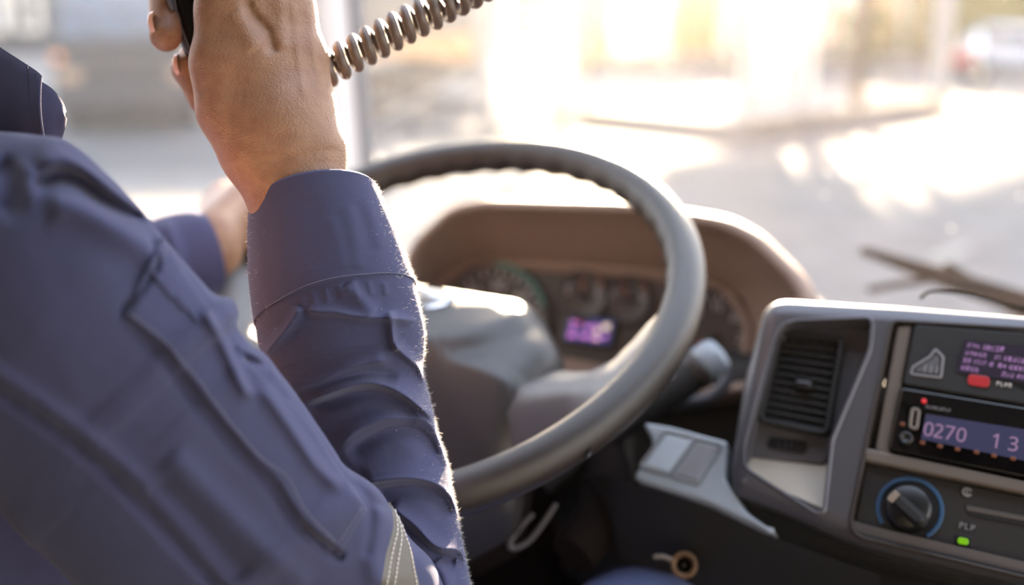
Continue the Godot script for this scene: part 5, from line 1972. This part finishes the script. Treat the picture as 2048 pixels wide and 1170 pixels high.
	flesh(tj, [
		[pelvis + W3(0, 0.02, 0), chest, 0.15, 0.15], [chest, neck - W3(0, 0.1, -0.01), 0.15, 0.09], [chest + W3(-0.06, 0.1, 0), sh_l, 0.12, 0.075], [chest + W3(0.0, 0.1, 0.02), sh_r - cam_r * 0.07 + cam_f * 0.04, 0.11, 0.07],
	], 0.012, 0.05, 2)
	var jacket := part("jacket", tj, M.navy, person, "navy twill work jacket with grey reflective tape")
	build_right_sleeve(jacket)
	build_left_sleeve(jacket, el_l, sh_l)
	build_collar(jacket, neck)


func build_right_sleeve(jacket: Node) -> void:
	# upper arm: outline away from the trunk, outline towards it
	var upper := limb([
		[-420, 640, -120, 262, 0.585, 0.72, 0, 0], [-330, 700, 0, 262, 0.57, 0.72, 0, 0], [-290, 740, 70, 270, 0.562, 0.72, 0, 0], [-255, 770, 130, 281, 0.557, 0.72, 0, 0],
		[-205, 815, 200, 335, 0.552, 0.72, 0, 0], [-150, 870, 280, 415, 0.55, 0.72, 0, 0], [-100, 920, 340, 490, 0.552, 0.72, 0, 0], [-50, 970, 400, 560, 0.556, 0.72, 0, 0],
		[-25, 995, 432, 589, 0.559, 0.72, 0, 0], [0, 1020, 464, 599, 0.562, 0.72, 0, 0], [15, 1040, 476, 625, 0.564, 0.72, 0, 0], [30, 1060, 473, 655, 0.567, 0.72, 0, 0],
		[55, 1085, 500, 690, 0.57, 0.72, 0, 0], [80, 1105, 530, 707, 0.573, 0.72, 0, 0], [115, 1140, 562, 746, 0.578, 0.72, 0, 0], [155, 1180, 602, 802, 0.584, 0.72, 0, 0],
		[200, 1220, 642, 862, 0.59, 0.72, 0, 0], [235, 1250, 672, 908, 0.595, 0.72, 0, 0], [260, 1270, 695, 935, 0.598, 0.72, 0, 0], [310, 1310, 750, 971, 0.605, 0.72, 0, 0],
		[345, 1345, 782, 1016, 0.62, 0.72, 0, 0], [385, 1390, 818, 1075, 0.634, 0.74, 0, 0], [430, 1430, 862, 1120, 0.646, 0.76, 0, 0], [470, 1470, 888, 1175, 0.655, 0.78, 0, 0],
		[520, 1530, 915, 1250, 0.662, 0.8, 0, 0], [600, 1600, 945, 1340, 0.665, 0.8, 0, 0], [700, 1650, 940, 1430, 0.68, 0.8, 0, 0],
	], [
		[-9, 12, 15, 60, 372, 118, 352, 160, 362, 194, 390, 251, 422, 305, 440],
		[5, 26, 14, 70, 330, 130, 318, 185, 345, 240, 385, 290, 415],
		[5.5, 18, 34, 90, 405, 150, 412, 210, 440, 280, 480, 330, 520],
		[2.5, 24, 26, 62, 330, 46, 352, 52, 380, 72, 402],
		[-6, 26, 26, -10, 330, 20, 350, 24, 390, 0, 430],
		[-1.8, 5, 5, 110, 282, 161, 318, 230, 365, 309, 440, 350, 500],
		[3.2, 12, 12, 405, 618, 432, 660, 461, 720, 479, 761, 500, 800],
		[-3.0, 7, 9, 236, 640, 280, 678, 323, 713, 360, 762, 392, 803, 444, 866, 494, 927, 540, 973, 566, 1014, 594, 1052, 630, 1087, 672, 1117],
		[-3.0, 7, 7, 238, 634, 275, 588, 312, 536, 310, 470],
		[3.0, 16, 14, 520, 770, 560, 826, 595, 876, 636, 935, 690, 985],
		[-4.5, 7, 12, -60, 742, 0, 783, 130, 872, 260, 987, 430, 1167, 470, 1220],
		[3.0, 16, 10, -60, 712, 0, 752, 130, 842, 270, 955, 440, 1130],
		[-5.0, 6, 7, 600, 1045, 625, 1072, 655, 1098, 690, 1120],
		[3.5, 22, 22, 768, 1010, 752, 1060, 748, 1120, 760, 1180],
		[-2.5, 14, 10, 700, 960, 735, 1000, 742, 1060, 730, 1120],
		[-2.2, 6, 8, 486, 716, 510, 722, 545, 735],
		[2.6, 8, 9, 470, 690, 505, 706, 560, 756, 590, 800],
		[3.0, 30, 30, 330, 900, 420, 990, 540, 1110, 620, 1180],
		[-3.0, 26, 26, 300, 960, 400, 1060, 500, 1160],
	], 0.035)
	var m := MB.new().grid(upper.rows(0.0, 26.0, 260, 150), true)
	part("sleeve", m, M.navy, jacket)
	# the long panel sewn down the sleeve, pointed at its foot
	var flap := patch(upper, [242, 635, 285, 671, 329, 707, 366, 756, 398, 797, 450, 860, 500, 921, 545, 966, 572, 1008, 600, 1046, 636, 1080, 678, 1110], [316, 478, 352, 546, 396, 606, 440, 672, 500, 748, 560, 806, 606, 856, 636, 900, 668, 946, 692, 975, 710, 1000, 727, 1026], 110, 34, 5.0)
	part("sleeve_panel", flap, M.navy, jacket, "raised navy panel sewn down the sleeve with a pointed foot")
	# pen pocket ribs at the head of the panel
	var ribs := MB.new()
	for k in 3:
		var a := Vector2(300 + 26 * k, 560 + 24 * k)
		var pth := PackedVector3Array()
		for j in 7:
			pth.append(upper.near(a.x + 14.0 * j / 6.0 * 3.0 - 10, a.y - 8 + 9.0 * j, 5.3))
		ribs.tube(smooth_path(pth, 3), 0.0013, 8)
	part("panel_rib", ribs, M.navy, jacket)
	var st := MB.new()
	stitches(st, upper, [668, 1094, 714, 1022], 9.0, 5.3)
	stitches(st, upper, [250, 633, 335, 702, 406, 790, 508, 914, 566, 962, 600, 1022, 664, 1090], 10.0, 5.2)
	# grey reflective tape near the elbow
	var tape := patch(upper, [777, 1004, 784, 1030, 785, 1050, 779, 1080, 771, 1110, 757, 1185, 752, 1220], [781, 1006, 796, 1034, 805, 1056, 816, 1088, 827, 1114, 842, 1170, 850, 1215], 50, 12, 1.2)
	part("reflective_tape", tape, M.tape, jacket, "grey reflective tape with pale stitching")
	var ts := MB.new()
	stitches(ts, upper, [787, 1022, 791, 1060, 783, 1100, 770, 1180], 9.0, 1.5, 0.0004)
	stitches(ts, upper, [793, 1036, 799, 1070, 795, 1110, 786, 1180], 9.0, 1.5, 0.0004)
	stitches(ts, upper, [800, 1052, 812, 1090, 822, 1124, 832, 1180], 9.0, 1.5, 0.0004)
	part("tape_stitching", ts, mat(Color(0.85, 0.83, 0.8), 0.8), jacket)

	# forearm
	var ff := [
		[4.0, 14, 10, 606, 620, 640, 624, 667, 624, 723, 634, 778, 636, 838, 643],
		[3.0, 16, 16, 690, 570, 720, 600, 750, 628],
		[4.5, 9, 9, 780, 620, 783, 650, 786, 680, 795, 704],
		[5.0, 12, 9, 786, 690, 814, 712, 838, 736, 853, 765],
		[4.0, 12, 14, 600, 610, 590, 632, 570, 660, 545, 690, 528, 712],
		[6.0, 20, 24, 560, 775, 600, 770, 636, 762, 690, 738, 740, 722, 786, 706],
		[-4.0, 16, 16, 560, 800, 620, 786, 680, 758, 740, 744, 800, 760],
		[6.0, 20, 7, 600, 806, 659, 785, 704, 770, 749, 766, 799, 784, 844, 817, 868, 842],
		[-4.5, 6, 20, 600, 822, 662, 800, 708, 786, 752, 784, 800, 806, 842, 842],
		[5.0, 22, 12, 672, 900, 713, 860, 772, 836, 826, 833, 862, 848, 890, 894, 897, 934],
		[-4.0, 8, 24, 690, 910, 730, 880, 780, 858, 826, 858, 856, 880, 876, 920],
		[5.0, 26, 7, 730, 968, 754, 961, 808, 955, 853, 960, 885, 975, 908, 1002, 923, 1040],
		[-4.0, 6, 22, 735, 985, 800, 974, 850, 978, 882, 998, 905, 1036],
		[4.5, 16, 8, 780, 1010, 800, 1026, 830, 1050, 862, 1084, 885, 1096, 921, 1102, 942, 1142],
		[-3.5, 6, 16, 800, 1046, 840, 1084, 880, 1112, 915, 1122],
		[3.5, 14, 14, 870, 1120, 890, 1150, 900, 1190],
		[1.3, 5, 4, 606, 620, 640, 624, 667, 624, 723, 634, 778, 636, 838, 643],
		[1.5, 5, 4, 783, 640, 786, 680, 800, 704, 838, 736, 853, 765],
		[1.3, 5, 4, 596, 618, 590, 632, 570, 660, 545, 690, 526, 714],
		[1.6, 6, 4, 600, 808, 659, 786, 704, 771, 749, 767, 799, 785, 844, 818, 868, 843],
		[1.2, 6, 5, 672, 898, 713, 861, 772, 838, 826, 835, 862, 850, 890, 896, 897, 934],
		[1.8, 6, 4, 730, 970, 754, 963, 808, 957, 853, 962, 885, 977, 908, 1004, 923, 1042],
		[1.6, 6, 4, 780, 1012, 800, 1028, 830, 1052, 862, 1086, 885, 1098, 921, 1104, 942, 1144],
		[1.0, 5, 5, 581, 773, 636, 764, 690, 738, 754, 724, 790, 710],
		[0.9, 5, 5, 648, 576, 652, 590, 658, 606], [0.9, 5, 5, 676, 568, 682, 584, 690, 600], [0.9, 5, 5, 706, 562, 712, 580, 718, 596], [0.8, 5, 5, 736, 560, 740, 576, 744, 592], [0.8, 5, 5, 768, 562, 770, 578, 772, 592],
		[0.8, 5, 5, 600, 590, 606, 604, 612, 618], [0.8, 5, 5, 620, 582, 628, 598, 634, 612],
	]
	var fore := limb([
		[505, 590, 822, 540, 0.69, 0.84, -8, -50], [508, 630, 828, 563, 0.69, 0.84, -8, -50], [514, 675, 842, 615, 0.692, 0.84, -8, -42], [523, 715, 849, 660, 0.694, 0.84, -8, -36], [534, 750, 848, 705, 0.696, 0.84, -6, -30],
		[548, 785, 847, 738, 0.698, 0.84, -4, -26], [562, 830, 857, 785, 0.70, 0.84, -2, -22], [580, 875, 866, 825, 0.702, 0.84, 0, -20], [602, 920, 876, 866, 0.703, 0.84, 0, -20], [622, 965, 891, 908, 0.704, 0.84, 0, -20],
		[640, 1010, 899, 944, 0.704, 0.84, 0, -18], [655, 1050, 906, 985, 0.704, 0.84, 0, -18], [668, 1100, 917, 1035, 0.703, 0.84, 0, -18], [680, 1150, 924, 1078, 0.70, 0.84, 0, -16], [690, 1200, 933, 1122, 0.697, 0.84, 0, -16],
		[700, 1250, 942, 1172, 0.69, 0.84, 0, -16], [710, 1310, 950, 1230, 0.685, 0.84, 0, -10], [720, 1380, 955, 1310, 0.68, 0.84, 0, -10], [740, 1440, 940, 1390, 0.68, 0.8, 0, 0],
	], ff, 0.03)
	fore.gain = 1.5
	part("sleeve", MB.new().grid(fore.rows(0.0, 18.0, 340, 210), true), M.navy, jacket)
	# cuff, turned in at its mouth
	var cuff := limb([
		[499, 412, 756, 380, 0.69, 0.84, 4, -52], [496, 424, 761, 393, 0.69, 0.84, 3, -52], [494, 470, 782, 440, 0.69, 0.84, 0, -52], [495, 520, 802, 488, 0.69, 0.84, -4, -50], [498, 570, 818, 528, 0.69, 0.84, -8, -48], [504, 620, 830, 558, 0.69, 0.84, -10, -46], [508, 650, 832, 566, 0.69, 0.84, -10, -46],
	], [
		[1.6, 14, 14, 690, 400, 705, 450, 712, 500, 716, 540], [1.5, 12, 12, 735, 400, 752, 450, 765, 500], [-1.5, 14, 14, 712, 400, 728, 450, 740, 510], [1.8, 16, 16, 565, 400, 560, 480, 566, 560],
		[1.4, 10, 10, 520, 420, 516, 500, 524, 590], [-1.6, 20, 20, 620, 390, 625, 470, 630, 540], [1.5, 12, 12, 660, 430, 676, 490, 690, 540],
	], 0.012)
	cuff.gain = 0.45
	var crow := cuff.rows(0.0, 6.0, 110, 150)
	var inside := cuff.rows(0.0, 5.0, 12, 150, -2.2)
	inside.reverse()
	var lip_row := cuff.rows(0.0, 0.001, 1, 150, -0.6)
	var hem := PackedVector3Array()
	for k in 150:
		hem.append((crow[0][k] as Vector3).lerp(inside[inside.size() - 1][k], 0.5) + (crow[0][k] - crow[1][k]).normalized() * 0.0012)
	# foot of the cuff turns back onto the sleeve
	var foot := cuff.rows(6.0, 6.0, 1, 150, -2.6)
	part("cuff", MB.new().grid(inside + [hem] + crow + [foot[0]], true), M.navy, jacket)
	stitches(st, cuff, [534, 620, 570, 592, 620, 568, 680, 553, 740, 548, 790, 551, 822, 556], 5.2, 0.2, 0.0003)
	part("stitching", st, M.thread, jacket)

	# lint standing along the lit edges of sleeve and cuff
	var hairs := []
	for set_ in [[fore, 0.0, 17.0, 3600], [cuff, 0.0, 6.0, 1500]]:
		var l: Limb = set_[0]
		for k in set_[3]:
			var s := rng.randf_range(set_[1], set_[2])
			var th := rng.randfn() * 0.34
			if rng.randf() < 0.14:
				th = PI + rng.randfn() * 0.3
			var q := l.section(s)
			var o := l.place(q, th, s)
			var nn := (l.place(q, th, s, 4.0) - o).normalized()
			hairs.append([o, nn])
	scatter_fuzz("lint_fuzz", hairs, jacket)


func scatter_fuzz(called: String, hairs: Array, parent: Node) -> void:
	var strand := MB.new().tube(PackedVector3Array([Vector3.ZERO, Vector3(0.18, 0.5, 0.0), Vector3(0.1, 1.0, 0.1)]), PackedFloat32Array([0.045, 0.035, 0.015]), 3, false)
	var sm := strand.mesh()
	sm.surface_set_material(0, M.fuzz)
	var mm := MultiMesh.new()
	mm.transform_format = MultiMesh.TRANSFORM_3D
	mm.mesh = sm
	mm.instance_count = hairs.size()
	for k in hairs.size():
		var nn: Vector3 = hairs[k][1]
		nn = (nn + Vector3(rng.randfn(), rng.randfn(), rng.randfn()) * 0.45).normalized()
		var side := nn.cross(Vector3(rng.randfn(), rng.randfn(), rng.randfn())).normalized()
		var len_ := rng.randf_range(0.0006, 0.0022) * (1.7 if rng.randf() < 0.1 else 1.0)
		mm.set_instance_transform(k, Transform3D(Basis(side * len_, nn * len_, side.cross(nn) * len_), (hairs[k][0] as Vector3) - nn * 0.0002))
	var o := MultiMeshInstance3D.new()
	o.name = called
	o.multimesh = mm
	parent.add_child(o, true)
	var up: Node = parent
	var off := Vector3.ZERO
	while up != self:
		off += (up as Node3D).position
		up = up.get_parent()
	o.position = -off
	stuff(o)


func build_left_sleeve(jacket: Node, elbow: Vector3, shoulder: Vector3) -> void:
	var arm := MB.new()
	flesh(arm, [[shoulder, elbow, 0.07, 0.058], [elbow, elbow.lerp(P(330, 515, 0.985), 0.75), 0.056, 0.042]], 0.01, 0.03, 2)
	part("sleeve", arm, M.navy, jacket)
	var l := limb([
		[120, 500, 130, 720, 0.955, 0.9, 0, 0], [220, 462, 225, 660, 0.965, 0.9, 2, 0], [300, 437, 320, 625, 0.98, 0.9, 8, 0], [345, 425, 375, 605, 0.985, 0.9, 14, -2], [378, 420, 418, 594, 0.99, 0.9, 20, -4], [397, 423, 441, 586, 0.992, 0.9, 24, -6],
	], [[3, 14, 14, 330, 440, 350, 500, 360, 570], [-2, 10, 10, 300, 470, 320, 540]], 0.03)
	var rows := l.rows(0.0, 5.0, 50, 60)
	var inner := l.rows(1.5, 5.0, 6, 60, -2.5)
	inner.reverse()
	part("cuff", MB.new().grid(rows + inner, true), M.navy, jacket)


func build_collar(jacket: Node, neck: Vector3) -> void:
	# a leaf of cloth between two edges, with a thickness
	var leaf := func(a: Array, da: Array, b: Array, db: Array, bulge: float) -> MB:
		var n := 24
		var ea := smooth_path(path3(a, da), 8)
		var eb := smooth_path(path3(b, db), 8)
		var front := []
		var back := []
		for j in n + 1:
			var t := float(j) / n
			var r0 := PackedVector3Array()
			var r1 := PackedVector3Array()
			for k in ea.size():
				var p := ea[k].lerp(eb[k], t) - cam_f * bulge * sin(t * PI)
				var edge := minf(minf(t, 1.0 - t) * 12.0, minf(float(k), float(ea.size() - 1 - k)) * 0.5)
				var h := 0.0012 * sqrt(clampf(edge, 0.0, 1.0))
				r0.append(p - cam_f * h)
				r1.append(p + cam_f * h)
			front.append(r0)
			back.append(r1)
		back.reverse()
		return MB.new().grid(front + back)
	var main: MB = leaf.call([-150, 8, -60, 50, 0, 94, 40, 120, 72, 141, 84, 152], [0.70, 0.685, 0.672, 0.662, 0.655, 0.652], [-150, 330, -60, 330, 10, 330, 55, 330, 85, 325, 100, 320], [0.66, 0.655, 0.648, 0.642, 0.64, 0.638], 0.006)
	part("collar", main, M.navy_dark, jacket, "stand-up navy collar leaf with two rows of stitching")
	var under: MB = leaf.call([60, 150, 86, 165, 104, 177, 118, 192, 128, 208, 133, 224], [0.668, 0.668, 0.668, 0.668, 0.668, 0.668], [60, 330, 90, 325, 110, 305, 122, 282, 130, 258, 134, 236], [0.655, 0.655, 0.657, 0.66, 0.662, 0.664], 0.003)
	part("collar", under, M.navy_dark, jacket)
	var st := MB.new()
	for line in [[55, 132, 58, 170, 62, 220, 70, 266], [71, 148, 73, 180, 77, 225, 84, 272]]:
		var e := edge_points(line, 51)
		for k in range(0, 49, 3):
			var f := inverse_lerp(130.0, 330.0, e[k].y)
			var d := lerpf(0.656, 0.64, f) - 0.006 * sin(f * PI) - 0.0012
			st.tube(PackedVector3Array([P(e[k].x, e[k].y, d), P(e[k + 2].x, e[k + 2].y, d)]), 0.0003, 5)
	part("collar_stitching", st, mat(Color(0.1, 0.1, 0.14), 0.9), jacket)
	# the rest of the collar, round the neck
	var rows := []
	for h in [[-0.05, 0.088], [0.0, 0.078], [0.035, 0.074], [0.036, 0.07], [0.0, 0.072]]:
		var row := PackedVector3Array()
		for k in 40:
			var a := TAU * k / 40.0
			row.append(neck + Vector3(cos(a) * h[1], h[0] + 0.012 * sin(a), sin(a) * h[1] * 0.95))
		rows.append(row)
	part("collar_band", MB.new().grid(rows, true), M.navy_dark, jacket)


# ---------------------------------------------------------------- the microphone and its coiled cord
func build_radio_microphone() -> void:
	var t := thing("hand_microphone", "black hand microphone held in the driver's right fist", "microphone", P(395, 100, 0.735))
	var l := limb([
		[384, 116, 396, 116, 0.733, 0.6, 0, 0], [373, 110, 408, 112, 0.733, 0.7, 0, 0], [364, 96, 430, 104, 0.733, 0.55, 0, 0], [348, 40, 448, 46, 0.733, 0.42, 0, 0], [336, 0, 450, 4, 0.734, 0.42, 0, 0], [322, -80, 446, -74, 0.735, 0.44, 0, 0], [308, -180, 440, -174, 0.736, 0.46, 0, 0], [304, -260, 430, -256, 0.737, 0.46, 0, 0], [330, -300, 400, -298, 0.737, 0.4, 0, 0], [350, -306, 380, -305, 0.737, 0.3, 0, 0],
	])
	part("case", MB.new().grid(l.rows(0.0, 9.0, 80, 40), true), M.gloss, t)
	var seam := MB.new()
	for line in [[338, -4, 346, 30, 360, 72, 378, 108], [347, -6, 353, 24, 364, 60, 380, 100]]:
		var pth := PackedVector3Array()
		for k in range(0, line.size(), 2):
			pth.append(P(line[k], line[k + 1], 0.7265))
		seam.tube(smooth_path(pth, 6), 0.0009, 8)
	part("seam_ridge", seam, mat(Color(0.3, 0.3, 0.33), 0.25), t)
	part("talk_key", MB.new().box(P(341, 6, 0.724), Vector3(0.003, 0.012, 0.006), Basis(cam_r, cam_u, -cam_f).rotated(cam_f, -0.3), 0.001), mat(Color(0.35, 0.36, 0.4), 0.3), t)

	# coils: an axis from behind the wrist up to a hook in the roof
	var axis := smooth_path(PackedVector3Array([P(640, 146, 0.725), P(700, 112, 0.725), P(800, 57, 0.725), P(900, 4, 0.725), P(1000, -52, 0.73), P(1090, -110, 0.735), P(1160, -180, 0.74)]), 60)
	var total := 0.0
	for k in range(1, axis.size()):
		total += axis[k].distance_to(axis[k - 1])
	var pitch := 0.00985
	var path := PackedVector3Array()
	var gone := 0.0
	var per := 26
	var steps := int(total / pitch * per)
	var k := 0
	for i in steps:
		var want := total * i / steps
		while k < axis.size() - 2 and gone + axis[k].distance_to(axis[k + 1]) < want:
			gone += axis[k].distance_to(axis[k + 1])
			k += 1
		var f := (want - gone) / axis[k].distance_to(axis[k + 1])
		var c := axis[k].lerp(axis[k + 1], f)
		var dir := (axis[mini(k + 1, axis.size() - 1)] - axis[k]).normalized()
		var u := (cam_u - dir * cam_u.dot(dir)).normalized()
		var w := dir.cross(u)
		var a := -TAU * i / per
		path.append(c + (u * cos(a) + w * sin(a)) * 0.0092)
	var cord := thing("coiled_cord", "beige coiled microphone cord rising to the right from behind the wrist", "cord", path[0])
	part("coils", MB.new().tube(path, 0.0035, 10), M.cord, cord)
	var tail := smooth_path(PackedVector3Array([path[0], P(640, 160, 0.74), P(600, 150, 0.76), P(500, 130, 0.775), P(420, 118, 0.745), P(400, 110, 0.735)]), 8)
	part("tail", MB.new().tube(tail, 0.003, 10), M.cord, cord)
	var loop := PackedVector3Array()
	for j in 60:
		var a := TAU * j / 20.0
		loop.append(P(652, 118 + j * 0.85, 0.724) + (cam_r * cos(a) * 0.004 + cam_f * sin(a) * 0.006))
	part("small_coil", MB.new().tube(loop, 0.0016, 8), M.brass, cord)
	var top := axis[axis.size() - 1]
	var up_ := smooth_path(PackedVector3Array([path[path.size() - 1], top + Vector3(0.01, 0.05, -0.01), Vector3(top.x + 0.02, 2.7, top.z), Vector3(top.x + 0.02, 2.94, top.z)]), 8)
	part("lead", MB.new().tube(up_, 0.003, 10), M.cord, cord)
